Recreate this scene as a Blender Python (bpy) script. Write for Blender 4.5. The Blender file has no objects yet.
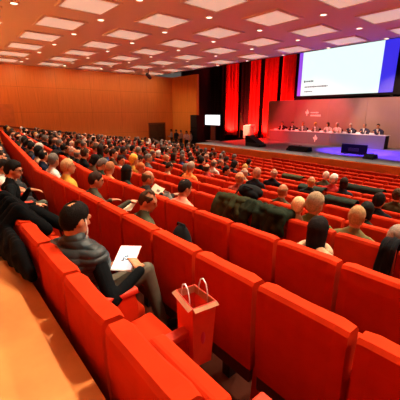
import bpy, bmesh, math, random
from mathutils import Vector, Matrix, noise
random.seed(7)
PI = math.pi
SC = bpy.context.scene
COL = SC.collection
DG = None

# ------------------------------------------------------------------ camera
F, YH, XV = 311.0, 112.0, -75.0
CZ = 3.22
DOWN = 1150
PHI = math.atan((200 - YH) / F)
AL = math.atan((200 - XV) * math.cos(PHI) / F)
YAW = PI / 2 - AL
FW = Vector((-math.sin(YAW) * math.cos(PHI), math.cos(YAW) * math.cos(PHI), -math.sin(PHI)))
RT = Vector((math.cos(YAW), math.sin(YAW), 0))
UP = RT.cross(FW)
CAM = Vector((0, 0, CZ))
def ray(x, y): return FW + RT * ((x - 200) / F) + UP * ((200 - y) / F)
def at_y(x, y, Y): d = ray(x, y); return CAM + d * (Y / d.y)
def at_x(x, y, X): d = ray(x, y); return CAM + d * (X / d.x)
def at_z(x, y, Z): d = ray(x, y); return CAM + d * ((Z - CZ) / d.z)
def proj(p):
    v = Vector(p) - CAM; z = v.dot(FW)
    if z < .05: return (-999, -999, z)
    return (200 + F * v.dot(RT) / z, 200 - F * v.dot(UP) / z, z)

cd = bpy.data.cameras.new('camera'); cam = bpy.data.objects.new('camera', cd); COL.objects.link(cam)
cd.sensor_width = 36; cd.lens = F / 400 * 36; cd.clip_start = .05; cd.clip_end = 200
cam.location = CAM
cam.rotation_euler = Matrix((RT, UP, -FW)).transposed().to_euler()
SC.camera = cam

# ------------------------------------------------------------------ materials
MATS = {}
def mat(name, col=(.5, .5, .5), rough=.6, var=.0, scale=20, spec=.4, metal=0, emit=None, estr=0, objcol=False, bump=0, bscale=200, sheen=0, transmission=0):
    if name in MATS: return MATS[name]
    m = bpy.data.materials.new(name); m.use_nodes = True
    nt = m.node_tree; b = nt.nodes['Principled BSDF']
    b.inputs['Roughness'].default_value = rough; b.inputs['Metallic'].default_value = metal
    b.inputs['Specular IOR Level'].default_value = spec
    if sheen: b.inputs['Sheen Weight'].default_value = sheen
    if transmission: b.inputs['Transmission Weight'].default_value = transmission
    tc = nt.nodes.new('ShaderNodeTexCoord')
    no = nt.nodes.new('ShaderNodeTexNoise'); no.inputs['Scale'].default_value = scale; no.inputs['Detail'].default_value = 4
    nt.links.new(tc.outputs['Object'], no.inputs['Vector'])
    hsv = nt.nodes.new('ShaderNodeHueSaturation')
    mr = nt.nodes.new('ShaderNodeMapRange'); mr.inputs[3].default_value = 1 - var; mr.inputs[4].default_value = 1 + var
    mr.inputs[1].default_value = .25; mr.inputs[2].default_value = .75
    nt.links.new(no.outputs['Fac'], mr.inputs[0]); nt.links.new(mr.outputs[0], hsv.inputs['Value'])
    if objcol:
        oi = nt.nodes.new('ShaderNodeObjectInfo'); nt.links.new(oi.outputs['Color'], hsv.inputs['Color'])
    else: hsv.inputs['Color'].default_value = (*col, 1)
    nt.links.new(hsv.outputs['Color'], b.inputs['Base Color'])
    if bump:
        n2 = nt.nodes.new('ShaderNodeTexNoise'); n2.inputs['Scale'].default_value = bscale
        nt.links.new(tc.outputs['Object'], n2.inputs['Vector'])
        bp = nt.nodes.new('ShaderNodeBump'); bp.inputs['Strength'].default_value = bump; bp.inputs['Distance'].default_value = .01
        nt.links.new(n2.outputs['Fac'], bp.inputs['Height']); nt.links.new(bp.outputs['Normal'], b.inputs['Normal'])
    if emit:
        b.inputs['Emission Color'].default_value = (*emit, 1); b.inputs['Emission Strength'].default_value = estr
    MATS[name] = m; return m

def wood_wall_mat(name, c1, c2, pw, ph, axis):
    m = bpy.data.materials.new(name); m.use_nodes = True
    nt = m.node_tree; b = nt.nodes['Principled BSDF']; b.inputs['Roughness'].default_value = .5
    b.inputs['Specular IOR Level'].default_value = .25
    tc = nt.nodes.new('ShaderNodeTexCoord')
    sep = nt.nodes.new('ShaderNodeSeparateXYZ'); nt.links.new(tc.outputs['Object'], sep.inputs[0])
    cmb = nt.nodes.new('ShaderNodeCombineXYZ')
    nt.links.new(sep.outputs[axis], cmb.inputs[0]); nt.links.new(sep.outputs[2], cmb.inputs[1])
    br = nt.nodes.new('ShaderNodeTexBrick'); br.offset = 0
    br.inputs['Color1'].default_value = (*c1, 1); br.inputs['Color2'].default_value = (*c2, 1)
    br.inputs['Mortar'].default_value = (c1[0] * .6, c1[1] * .6, c1[2] * .6, 1)
    br.inputs['Scale'].default_value = 1; br.inputs['Mortar Size'].default_value = .008
    br.inputs['Brick Width'].default_value = pw; br.inputs['Row Height'].default_value = ph
    nt.links.new(cmb.outputs[0], br.inputs['Vector'])
    mp = nt.nodes.new('ShaderNodeMapping'); mp.inputs['Scale'].default_value = (14, 14, .7)
    nt.links.new(tc.outputs['Object'], mp.inputs[0])
    no = nt.nodes.new('ShaderNodeTexNoise'); no.inputs['Scale'].default_value = 1.2; no.inputs['Detail'].default_value = 6
    nt.links.new(mp.outputs[0], no.inputs['Vector'])
    hsv = nt.nodes.new('ShaderNodeHueSaturation')
    mr = nt.nodes.new('ShaderNodeMapRange'); mr.inputs[3].default_value = .8; mr.inputs[4].default_value = 1.2
    nt.links.new(no.outputs['Fac'], mr.inputs[0]); nt.links.new(mr.outputs[0], hsv.inputs['Value'])
    nt.links.new(br.outputs['Color'], hsv.inputs['Color']); nt.links.new(hsv.outputs[0], b.inputs['Base Color'])
    MATS[name] = m; return m

M_SEAT = mat('red_fabric', (.46, .025, .004), .85, .10, 9, spec=.06, bump=.15, bscale=350)
M_PAD = mat('red_pad', (.52, .03, .008), .7, .06, 9, spec=.3)
M_SHELL = mat('dark_shell', (.06, .008, .006), .6, .05)
M_LEG = mat('dark_metal', (.02, .02, .022), .45, metal=.3)
M_SKIN = mat('skin', (.44, .175, .08), .5, .08, 12, spec=.35)
M_TOP = mat('garment', objcol=True, rough=.9, var=.25, scale=14, spec=.06, bump=.3, bscale=60)
M_TRS = mat('trousers', (.03, .032, .035), .85, .2, 20, spec=.15)
M_SHOE = mat('shoe_leather', (.015, .012, .01), .4)
M_EYE = mat('eye', (.03, .02, .015), .2)
M_HAIR = mat('hair', objcol=True, rough=.75, var=.35, scale=60, spec=.08, bump=.5, bscale=120)
M_BLACK = mat('black', (.006, .006, .007), .6, .1, spec=.1)
M_CLOTHBLK = mat('black_cloth', (.006, .007, .008), .9, .3, 10, spec=.1)
M_PAPER = mat('paper', (.78, .66, .48), .8, .03)
M_WHITE = mat('white_plastic', (.8, .78, .75), .4)
M_OBJ = mat('coloured_cloth', objcol=True, rough=.92, var=.3, scale=12, spec=.05, bump=.4, bscale=50)

# ------------------------------------------------------------------ mesh helpers
def new_mesh(name, bm, mats, smooth=False):
    me = bpy.data.meshes.new(name); bm.to_mesh(me); bm.free()
    for m in (mats if isinstance(mats, (list, tuple)) else [mats]): me.materials.append(m)
    if smooth:
        for p in me.polygons: p.use_smooth = True
    return me
def link(name, me, parent=None, loc=(0, 0, 0), rz=0, mtx=None):
    o = bpy.data.objects.new(name, me); COL.objects.link(o)
    if parent is not None: o.parent = parent
    if mtx is not None: o.matrix_local = mtx
    else: o.location = loc; o.rotation_euler = (0, 0, rz)
    return o
def obj(name, bm, mats, parent=None, loc=(0, 0, 0), rz=0, smooth=False):
    return link(name, new_mesh(name, bm, mats, smooth), parent, loc, rz)
def empty(name, loc=(0, 0, 0), rz=0):
    o = bpy.data.objects.new(name, None); COL.objects.link(o); o.location = loc; o.rotation_euler = (0, 0, rz)
    o.empty_display_size = .1
    return o
def tag(o, label, cat, group=None, kind=None):
    o['label'] = label; o['category'] = cat
    if group: o['group'] = group
    if kind: o['kind'] = kind
    return o
def struct(o): o['kind'] = 'structure'; return o
def box(bm, c, s, rot=None, bev=0, seg=2):
    r = bmesh.ops.create_cube(bm, size=1)
    vs = r['verts']
    m = Matrix.Translation(c) @ (rot if rot else Matrix()) @ Matrix.Diagonal((*s, 1))
    bmesh.ops.transform(bm, matrix=m, verts=vs)
    if bev:
        es = list({e for v in vs for e in v.link_edges})
        bmesh.ops.bevel(bm, geom=es, offset=bev, segments=seg, affect='EDGES', profile=.5)
def B(): return bmesh.new()
def bx(c, s, rot=None, bev=0, seg=2):
    bm = B(); box(bm, c, s, rot, bev, seg); return bm
def rx(a): return Matrix.Rotation(a, 4, 'X')
def ry(a): return Matrix.Rotation(a, 4, 'Y')
def rzm(a): return Matrix.Rotation(a, 4, 'Z')
def tube(bm, pts, r, seg=8):
    pts = [Vector(p) for p in pts]; rings = []
    for i, p in enumerate(pts):
        d = (pts[min(i + 1, len(pts) - 1)] - pts[max(i - 1, 0)]).normalized()
        a = d.orthogonal().normalized() if i == 0 else (rings_a - d * rings_a.dot(d)).normalized()
        rings_a = a; b = d.cross(a)
        rr = r[i] if isinstance(r, (list, tuple)) else r
        rings.append([bm.verts.new(p + (a * math.cos(t) + b * math.sin(t)) * rr) for t in [2 * PI * j / seg for j in range(seg)]])
    for i in range(len(rings) - 1):
        for j in range(seg):
            bm.faces.new((rings[i][j], rings[i][(j + 1) % seg], rings[i + 1][(j + 1) % seg], rings[i + 1][j]))
    bm.faces.new(rings[0][::-1]); bm.faces.new(rings[-1])
def cyl(bm, p0, p1, r, seg=14): tube(bm, [p0, p1], r, seg)
def prism(bm, poly, y0, y1, axis='y'):
    def P(a, b, c):
        return (a, c, b) if axis == 'y' else ((c, a, b) if axis == 'x' else (a, b, c))
    v0 = [bm.verts.new(P(a, b, y0)) for a, b in poly]; v1 = [bm.verts.new(P(a, b, y1)) for a, b in poly]
    n = len(poly)
    bm.faces.new(v0); bm.faces.new(v1[::-1])
    for i in range(n): bm.faces.new((v0[i], v1[i], v1[(i + 1) % n], v0[(i + 1) % n]))
    bmesh.ops.recalc_face_normals(bm, faces=bm.faces[:])

# ------------------------------------------------------------------ row geometry
TOP = [-.95, -1.02, -1.13, -1.25, -1.39, -1.51, -1.655, -1.75, -1.86, -1.96, -2.05, -2.12, -2.18, -2.22, -2.24]
ROWY = [.45] + [.475 + .88 * k for k in range(1, 15)]
BACKH = .98
FLOORZ = [CZ + t - BACKH for t in TOP]
XB, BEND = -6.2, .115
def yoff(X):
    return max(0., XB - X) * BEND
def row_rz(X): return -math.atan(BEND) if X < XB else 0
ORD = ['zeroth', 'nearest', 'second', 'third', 'fourth', 'fifth', 'sixth', 'seventh', 'eighth', 'ninth', 'tenth', 'eleventh', 'twelfth', 'thirteenth', 'fourteenth', 'front']
def nth(n):
    return '%d%s' % (n, 'th' if 10 <= n % 100 <= 20 else {1: 'st', 2: 'nd', 3: 'rd'}.get(n % 10, 'th'))

# ------------------------------------------------------------------ setting
XL, XR, YB = -23.8, 8.0, -5.0
CEIL = CZ + 2.9
STZ = CZ - 2.1          # stage floor
LIP = 14.08
M_FLOOR = mat('floor_wood', (.52, .19, .045), .6, .25, 3, spec=.3)
M_WALL = wood_wall_mat('wall_wood', (.80, .225, .038), (.76, .212, .036), 2.4, 1.6, 1)
M_WALL2 = wood_wall_mat('wall_wood_front', (.85, .30, .045), (.82, .29, .045), 2.4, 3.2, 0)
M_DOOR = mat('door_wood', (.10, .05, .02), .5, .2, 4)
M_TRIM = mat('trim_wood', (.16, .035, .01), .5, .1)
M_CEIL = mat('ceiling_paint', (.86, .84, .80), .9, .02)
M_DRAPE = mat('black_drape', (.010, .009, .009), .9, .4, 6)
M_STAGE = mat('stage_floor', (.13, .13, .14), .6, .12, 2, spec=.4)
M_FASCIA = mat('stage_fascia', (.80, .25, .04), .5, .12, 2)

bm = B()
def strip(bm, y0, y1, ztop, bot=-.3):
    xs = [XL - .2, XB, XR + .2]
    pts = [(x, y0 + yoff(x)) for x in xs] + [(x, y1 + yoff(x)) for x in reversed(xs)]
    prism(bm, pts, bot, ztop, 'z')
for k in range(15):
    y0 = ROWY[k] - .07
    y1 = ROWY[k + 1] - .07 if k < 14 else 14.6
    strip(bm, y0, y1, FLOORZ[k])
prism(bm, [(XL - .2, 13.5), (XR + .2, 13.5), (XR + .2, 24), (XL - .2, 24)], -.3, -.002, 'z')
struct(obj('floor', bm, mat('floor_carpet', (.085, .022, .012), .9, .2, 6, spec=.05)))
bm = B(); strip(bm, YB - 3.5, .40, CZ - 1.27); struct(obj('floor_platform', bm, M_FLOOR))
struct(obj('wall_left', bx((XL - .15, (YB + 17) / 2, CEIL / 2), (.3, 17 - YB + .02, CEIL)), M_WALL))
pr = at_y(197, 120, 17.0).x
struct(obj('wall_front', bx(((XL + pr) / 2, 17.1, CEIL / 2), (pr - XL, .2, CEIL)), M_WALL2))
struct(obj('wall_right', bx((XR + .15, 9, CEIL / 2), (.3, 28, CEIL)), M_WALL))
struct(obj('wall_back', bx(((XL + XR) / 2, YB - .15, CEIL / 2), (XR - XL, .3, CEIL)), M_WALL2))
struct(obj('ceiling', bx(((XL + XR) / 2, (YB + 15.2) / 2, CEIL + .1), (XR - XL + .6, 15.2 - YB, .2)), M_CEIL))
struct(obj('trim_1', bx(((XL + XR) / 2, 15.1, CEIL + 1.7), (XR - XL + .6, .2, 3.4)), M_DRAPE))
struct(obj('ceiling_stage', bx(((XL + XR) / 2, 19.5, CEIL + 3.4), (XR - XL + .6, 9, .2)), M_DRAPE))
struct(obj('wall_stage_back', bx(((XL + XR) / 2, 23.6, (CEIL + 3.4) / 2), (XR - XL + .6, .2, CEIL + 3.4)), M_DRAPE))
struct(obj('wall_stage_left', bx((-22.6, 20.4, (CEIL + 3.4) / 2), (.2, 6.4, CEIL + 3.4)), M_DRAPE))
struct(obj('wall_stage_right', bx((XR + .15, 19.5, CEIL + 1.7), (.3, 9, 3.4)), M_DRAPE))
# sloping dado trim on the left wall
bm = B(); pts = [(0, 126), (60, 132), (100, 138), (128, 140)]
q = [at_x(x, y, XL) for x, y in pts]
q = [Vector((XL, YB, q[0].z + (q[0].z - q[1].z) / (q[1].y - q[0].y) * (q[0].y - YB) * .6))] + q
for a, b in zip(q[:-1], q[1:]):
    prism(bm, [(a.y, a.z - .06), (b.y, b.z - .06), (b.y, b.z + .06), (a.y, a.z + .06)], XL - .01, XL + .04, 'x')
struct(obj('trim_2', bm, M_TRIM))
# double door
d0, d1 = at_x(149.5, 124, XL), at_x(164, 124, XL)
dr = empty('door_1', (XL, (d0.y + d1.y) / 2, 0)); struct(dr)
W = d1.y - d0.y; H = d0.z
obj('door_frame', (lambda b: (box(b, (.02, -W / 2 - .05, H / 2), (.08, .1, H)), box(b, (.02, W / 2 + .05, H / 2), (.08, .1, H)), box(b, (.02, 0, H + .05), (.08, W + .2, .1)), b)[-1])(B()), M_TRIM, dr)
for s in (-1, 1):
    lf = obj('door_leaf', bx((.01, s * W / 4, H / 2), (.05, W / 2 - .02, H - .02), bev=.005), M_DOOR, dr)
    obj('push_bar', bx((.06, s * W / 4, 1.05), (.04, W / 2 - .25, .05), bev=.01), M_LEG, lf)
# flush panel door, upper left
e0, e1 = at_x(-3, 104, XL), at_x(15.5, 122, XL)
dp = struct(obj('door_2', bx((XL + .012, (e0.y + e1.y) / 2, (e0.z + e1.z - .5) / 2), (.03, e1.y - e0.y, e0.z - e1.z + .5), bev=.004), mat('wood_panel_dark', (.66, .175, .03), .5, .1, 4)))

# stage
struct(obj('floor_stage', bx((-5.2, (LIP + .02 + 23.4) / 2, STZ - .05), (23.6, 23.4 - LIP - .02, .1), bev=.005), M_STAGE))
fz1 = STZ; fz0 = STZ - .48
struct(obj('trim_3', bx((-5.2, LIP, (fz0 + fz1) / 2 - .01), (23.64, .06, fz1 - fz0 - .02), bev=.01), M_FASCIA))
struct(obj('trim_4', bx((-5.2, LIP + .05, (fz0) / 2), (23.5, .05, fz0), bev=.0), M_TRIM))
struct(obj('trim_5', bx((-17.0, 18.5, STZ / 2), (.06, 8.9, STZ - .12)), M_TRIM))

# ceiling lights (recessed luminous panels)
M_DIFF = mat('light_diffuser', (.9, .9, .9), .5, emit=(1, .80, .58), estr=.42)
M_FRM = mat('light_frame', (.8, .8, .78), .5)
fr = B()
for sx, sy, wx, wy in ((0, .66, 1.4, .08), (0, -.66, 1.4, .08), (.66, 0, .08, 1.24), (-.66, 0, .08, 1.24)):
    box(fr, (sx, sy, -.02), (wx, wy, .05))
fr = new_mesh('light_frame', fr, M_FRM); df = new_mesh('diffuser', bx((0, 0, -.012), (1.24, 1.24, .02)), M_DIFF)
cx = 0
for i, X in enumerate([-22.0 + 2.5 * i for i in range(12)]):
    for j, Y in enumerate([-3.5 + 2.5 * j for j in range(8)]):
        t = empty('ceiling_light', (X, Y, CEIL))
        tag(t, 'square luminous ceiling panel, %s from left wall, %s line out from the stage' % (nth(i + 1), nth(8 - j)), 'ceiling light', 'recessed ceiling light panels')
        link('light_frame', fr, t); link('diffuser', df, t)

# recessed downlights between the panels
dl_ring = B(); tube(dl_ring, [(.11 * math.cos(a), .11 * math.sin(a), -.01) for a in [2 * PI * i / 20 for i in range(21)]], .018, 6)
dl_ring = new_mesh('trim_ring', dl_ring, M_FRM); dl_b = B(); cyl(dl_b, (0, 0, -.006), (0, 0, -.001), .10, 20)
dl_b = new_mesh('lamp_face', dl_b, mat('lamp_face', (.9, .9, .9), .4, emit=(1, .8, .55), estr=4))
for i, X in enumerate([-20.75 + 2.5 * i for i in range(11)]):
    for j, Y in enumerate([-.1 + 2.5 * j for j in range(7)]):
        if Y > 15: continue
        t = empty('ceiling_downlight', (X, Y, CEIL)); tag(t, 'round recessed downlight, %s from left wall, %s line out from the stage' % (nth(i + 1), nth(7 - j)), 'downlight', 'round ceiling downlights')
        link('trim_ring', dl_ring, t); link('lamp_face', dl_b, t)
        ld = bpy.data.lights.new('lamp', 'SPOT'); ld.energy = DOWN; ld.color = (1, .80, .58); ld.spot_size = 1.25; ld.spot_blend = .6; ld.shadow_soft_size = .1
        lo = bpy.data.objects.new('lamp', ld); COL.objects.link(lo); lo.parent = t; lo.location = (0, 0, -.03); lo.rotation_euler = (-.47, 0, 0)
for j, Y in enumerate([-2.6 + 2.5 * j for j in range(8)]):  # extra lamps added only to brighten the left wall
    t = empty('added_wall_lamp', (XL + 1.6, Y, CEIL)); tag(t, 'added lamp brightening the left wall, %s out from the stage' % nth(8 - j), 'downlight', 'added lamps brightening the left wall')
    link('trim_ring', dl_ring, t); link('lamp_face', dl_b, t)
    ld = bpy.data.lights.new('lamp', 'SPOT'); ld.energy = 105; ld.color = (1, .78, .52); ld.spot_size = 2.5; ld.spot_blend = 1; ld.shadow_soft_size = .1
    lo = bpy.data.objects.new('lamp', ld); COL.objects.link(lo); lo.parent = t; lo.location = (0, 0, -.03); lo.rotation_euler = (0, .65, 0)
# ------------------------------------------------------------------ seats
SW = .60
def seat_meshes():
    R = {}
    # backrest : reclined padded block, rear upright
    bm = B()
    n = 8
    prof = [(.02, .30), (.0, .60), (-.005, .86), (0, BACKH - .025), (.018, BACKH), (.10, BACKH - .004), (.125, BACKH - .03), (.13, .80), (.15, .6), (.16, .40), (.14, .30)]
    xs = [-SW / 2 + .02 + (SW - .04) * i / n for i in range(n + 1)]
    rings = []
    for x in xs:
        u = abs(x) / (SW / 2 - .02)
        e = .012 if u > .99 else 0
        rings.append([bm.verts.new((x, y + (.02 * u * u if y > .09 else 0) + (e if y < .05 else -e), z - e)) for y, z in prof])
    m = len(prof)
    for i in range(n):
        for j in range(m):
            bm.faces.new((rings[i][j], rings[i][(j + 1) % m], rings[i + 1][(j + 1) % m], rings[i + 1][j]))
    bm.faces.new(rings[0][::-1]); bm.faces.new(rings[-1])
    bmesh.ops.recalc_face_normals(bm, faces=bm.faces[:])
    R['backrest'] = new_mesh('backrest', bm, M_SEAT)
    R['seat_down'] = new_mesh('seat_cushion', bx((0, .37, .41), (SW - .07, .46, .10), rx(math.radians(4)), .03, 3), M_SEAT)
    R['seat_up'] = new_mesh('seat_cushion', bx((0, .245, .58), (SW - .07, .11, .44), rx(math.radians(-8)), .03, 3), M_SEAT)
    R['shell'] = new_mesh('back_shell', bx((0, .06, .24), (SW - .06, .05, .14), None, .01), M_SHELL)
    bm = B(); prism(bm, [(.06, .0), (.46, .0), (.50, .55), (.48, .655), (.10, .655)], SW / 2 - .03, SW / 2 + .03, 'x')
    R['arm_panel'] = new_mesh('arm_panel', bm, M_SEAT)
    R['armrest'] = new_mesh('armrest', bx((SW / 2, .31, .675), (.075, .40, .045), None, .015, 2), M_PAD)
    R['leg'] = new_mesh('leg', bx((0, .13, .13), (.08, .10, .26), None, .008), M_LEG)
    return R
SMESH = seat_meshes()
# simplified one-mesh far seat
def far_mesh():
    bm = B()
    for k in ('backrest', 'seat_up', 'arm_panel', 'armrest'):
        bm.from_mesh(SMESH[k])
    return new_mesh('theatre_seat', bm, [M_SEAT])
FARM = far_mesh()
SEATS = []     # dict k,X,Y,z,rz
PH = {1: -1.85, 2: -1.08, 3: -1.57, 4: -2.05, 5: -1.75}
for k in range(1, 16):
    Yk, z = ROWY[k - 1], FLOORZ[k - 1]
    ph = PH.get(k, -1.6 - .15 * (k % 4))
    xmax = max(.9, 1.6 - .05 * Yk) if k <= 4 else -.33 * Yk + 1.6
    xmin = -22.4
    if k == 14: xmin = -15.5
    if k == 15: xmin = -9.8
    if k == 13: xmin = -19.5
    n0 = int((ph - xmax) / SW) - 1
    for i in range(n0, 80):
        X = ph - SW / 2 - SW * i
        if X > xmax: continue
        if X < xmin: break
        SEATS.append(dict(k=k, X=X, Y=Yk + yoff(X), z=z, rz=row_rz(X), who=None, item=None))
def local(s, v):
    return Matrix.Translation((s['X'], s['Y'], s['z'])) @ rzm(s['rz']) @ Vector(v)
def find(k, X):
    return min((s for s in SEATS if s['k'] == k), key=lambda s: abs(s['X'] - X))

# ------------------------------------------------------------------ figures
class Fig:
    def __init__(s): s.p = []
    def cap(s, a, b, ra, rb, m): s.p.append(('c', Vector(a), Vector(b), ra, rb, m))
    def ell(s, c, r, m, rot=None): s.p.append(('e', Vector(c), Vector(r), rot or Matrix.Identity(3), None, m))
    def dist(s, q, p):
        if p[0] == 'c':
            ab = p[2] - p[1]; L = ab.length_squared
            t = max(0, min(1, (q - p[1]).dot(ab) / L)) if L > 1e-9 else 0
            return (q - p[1] - ab * t).length - (p[3] + (p[4] - p[3]) * t)
        d = p[3].transposed() @ (q - p[1]); r = p[2]
        n = Vector((d.x / r.x, d.y / r.y, d.z / r.z)).length
        return (n - 1) * min(r)
    def mesh(s, name, mats, voxel=.02, smooth=2, inflate=0):
        global DG
        bm = B()
        for p in s.p:
            if p[0] == 'c':
                a, b, ra, rb = p[1], p[2], p[3] + inflate, p[4] + inflate
                d = b - a; L = d.length
                d = d.normalized() if L > 1e-6 else Vector((0, 0, 1))
                n = 4; pts = []; rr = []
                for i in range(n + 1):
                    t = PI / 2 * i / n; pts.append(a - d * ra * math.cos(t)); rr.append(max(ra * math.sin(t), .0008))
                for i in range(n + 1):
                    t = PI / 2 * i / n; pts.append(b + d * rb * math.sin(t)); rr.append(max(rb * math.cos(t), .0008))
                tube(bm, pts, rr, 12)
            else:
                r = bmesh.ops.create_uvsphere(bm, u_segments=20, v_segments=14, radius=1)
                bmesh.ops.transform(bm, matrix=Matrix.Translation(p[1]) @ p[3].to_4x4() @ Matrix.Diagonal((p[2].x + inflate, p[2].y + inflate, p[2].z + inflate, 1)), verts=r['verts'])
        me = bpy.data.meshes.new(name); bm.to_mesh(me); bm.free()
        o = bpy.data.objects.new('tmp', me); COL.objects.link(o)
        md = o.modifiers.new('r', 'REMESH'); md.mode = 'VOXEL'; md.voxel_size = voxel
        if smooth:
            sm = o.modifiers.new('s', 'SMOOTH'); sm.iterations = smooth; sm.factor = .5
        dg = bpy.context.evaluated_depsgraph_get()
        out = bpy.data.meshes.new_from_object(o.evaluated_get(dg))
        bpy.data.objects.remove(o); bpy.data.meshes.remove(me)
        out.name = name; out.materials.clear()
        for m in mats: out.materials.append(m)
        for f in out.polygons:
            f.use_smooth = True
            q = Vector(f.center)
            best = min(s.p, key=lambda p: s.dist(q, p))
            f.material_index = best[5]
        return out

def head_prims(f, M, k=1.0, mouth=True):
    """M: 4x4 head matrix (origin = head centre)"""
    R = M.to_3x3(); P = lambda v: M @ Vector(v)
    f.ell(P((0, -.005, .012)), (.074, .094, .104), 0, R)
    f.ell(P((0, .028, -.055)), (.056, .064, .062), 0, R)
    f.ell(P((0, .066, -.092)), (.024, .022, .020), 0, R)           # chin
    f.cap(P((0, .088, .015)), P((0, .106, -.024)), .009, .014, 0)   # nose
    f.cap(P((-.035, .083, .03)), P((.035, .083, .03)), .012, .012, 0)  # brow
    f.cap(P((-.02, .09, -.058)), P((.02, .09, -.058)), .008, .008, 0)  # lips
    for s in (-1, 1):
        f.ell(P((s * .077, -.008, -.012)), (.010, .021, .034), 0, R)    # ear
        f.ell(P((s * .030, .086, .010)), (.012, .008, .007), 4, R)      # eye
def hand_prims(f, w, d, up, side, curl=.5, s=1.0):
    """hand from wrist w in direction d; up = back of hand; side = thumb direction"""
    w, d = Vector(w), Vector(d).normalized(); up = Vector(up); up = (up - d * up.dot(d)).normalized()
    sd = d.cross(up) * side
    R = Matrix((sd, d, up)).transposed()
    f.ell(w + d * .045 * s, (.040 * s, .052 * s, .016 * s), 0, R)
    for i, L in enumerate((.072, .080, .074, .058)):
        o = w + d * .088 * s + sd * (.030 - .020 * i) * s
        a = o + (d * math.cos(curl * .5) - up * math.sin(curl * .5)) * L * .5 * s
        b = a + (d * math.cos(curl * 1.5) - up * math.sin(curl * 1.5)) * L * .5 * s
        f.cap(o - d * .02, a, .0095 * s, .0088 * s, 0); f.cap(a, b, .0088 * s, .0075 * s, 0)
    o = w + d * .03 * s + sd * .034 * s
    a = o + (d * .6 + sd * .7 - up * .3).normalized() * .04 * s
    b = a + (d * .9 + sd * .1 - up * .4).normalized() * .032 * s
    f.cap(o, a, .012 * s, .0105 * s, 0); f.cap(a, b, .0105 * s, .009 * s, 0)
def ik(S, W, l1, l2, pole):
    S, W = Vector(S), Vector(W); d = W - S; L = d.length
    if L > l1 + l2 - .005: W = S + d.normalized() * (l1 + l2 - .005); d = W - S; L = d.length
    a = (l1 * l1 - l2 * l2 + L * L) / (2 * L); h = math.sqrt(max(l1 * l1 - a * a, 0))
    u = d.normalized(); pole = Vector(pole); pole = (pole - u * pole.dot(u)).normalized()
    return S + u * a + pole * h, W
def build_seated(lean=.0, knee_r=None, side=0, twist=0, yaw=0, pitch=0, roll=0, hl=(-.12, .52, .60), hr=(.12, .52, .60), girth=1.0, hup=0, cross=False, hd=(0, .85, -.25), head_fwd=.03, legs=True, curl=.6, hdl=None):
    f = Fig()
    hip = Vector((0, .26, .52))
    T = Matrix.Translation(hip) @ rx(-lean) @ ry(side) @ rzm(twist)
    P = lambda v: T @ Vector(v); R = T.to_3x3()
    g = girth
    f.ell(hip + Vector((0, 0, .0)), (.175 * g, .14 * g, .115), 2)
    f.ell(P((0, -.01, .15)), (.160 * g, .118 * g, .17), 1, R)
    f.ell(P((0, -.015, .30)), (.180 * g, .125 * g, .165), 1, R)
    f.cap(P((-.145, -.02, .375)), P((.145, -.02, .375)), .072, .072, 1)
    f.cap(P((-.09, -.02, .41)), P((0, -.015, .47)), .055, .058, 1); f.cap(P((.09, -.02, .41)), P((0, -.015, .47)), .055, .058, 1)
    nb = P((0, -.01, .45)); hc = P((0, head_fwd, .61 + hup))
    H = Matrix.Translation(hc) @ rzm(twist + yaw) @ ry(roll) @ rx(-pitch - lean * .4)
    f.cap(nb, H @ Vector((0, -.02, -.06)), .056, .053, 0)
    head_prims(f, H)
    for s, h, hdir in ((-1, hl, hdl or hd), (1, hr, hd)):
        S = P((s * .19, -.02, .37))
        E, W = ik(S, h, .29, .26, (s * .55, -.5, -.6))
        f.cap(S, E, .058, .046, 1); f.cap(E, W, .046, .034, 1)
        hv = Vector(hdir); hv.x = -s * .15 if hdl is None else hv.x
        f.cap(W, W + hv.normalized() * .03, .027, .025, 0)
        hand_prims(f, W + hv.normalized() * .02, hv, (0, .3, 1), s, curl)
    if legs:
        for s in (-1, 1):
            K = Vector((s * .13, .68, .50)); A = Vector((s * .13, .66, .10))
            if cross and s == 1: K = Vector((.04, .66, .60)); A = Vector((-.16, .72, .26))
            if knee_r and s == 1: K, A = Vector(knee_r[0]), Vector(knee_r[1])
            f.cap((s * .09, .27, .50), K, .088, .062, 2); f.cap(K, A, .060, .042, 2)
            f.cap(A + Vector((0, -.02, -.04)), A + Vector((0, .12, -.06)), .040, .036, 3)
    return f, H
def build_standing(yaw=0, arms='down', tw=0):
    f = Fig()
    f.ell((0, 0, .95), (.165, .12, .13), 2); f.ell((0, 0, 1.12), (.155, .11, .17), 1); f.ell((0, 0, 1.28), (.175, .12, .17), 1)
    f.cap((-.145, 0, 1.38), (.145, 0, 1.38), .068, .068, 1); f.cap((-.08, 0, 1.41), (0, 0, 1.46), .05, .055, 1); f.cap((.08, 0, 1.41), (0, 0, 1.46), .05, .055, 1)
    H = Matrix.Translation((0, .025, 1.60)) @ rzm(yaw)
    f.cap((0, 0, 1.42), (0, .01, 1.55), .055, .052, 0); head_prims(f, H)
    for s in (-1, 1):
        h = (s * .24, .05, .86) if arms == 'down' else ((s * .10, .28, 1.12) if arms == 'hold' else (s * .14, .22, .95))
        E, W = ik((s * .185, 0, 1.37), h, .29, .26, (s * .5, -.8, -.3))
        f.cap((s * .185, 0, 1.37), E, .056, .045, 1); f.cap(E, W, .045, .034, 1)
        d = (W - E).normalized(); f.cap(W, W + d * .03, .026, .025, 0); hand_prims(f, W + d * .02, d, (s * .8, .5, .2), s, .6)
        f.cap((s * .085, 0, .92), (s * .10, .015, .50), .088, .06, 2); f.cap((s * .10, .015, .50), (s * .11, -.01, .10), .058, .042, 2)
        f.cap((s * .11, -.03, .05), (s * .13, .13, .035), .042, .034, 3)
    return f, H
HLINE = [(0, .50), (40, .42), (60, .2), (72, -.10), (82, -.14), (92, .04), (104, -.32), (120, -.66), (150, -.86), (180, -.90)]
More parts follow.
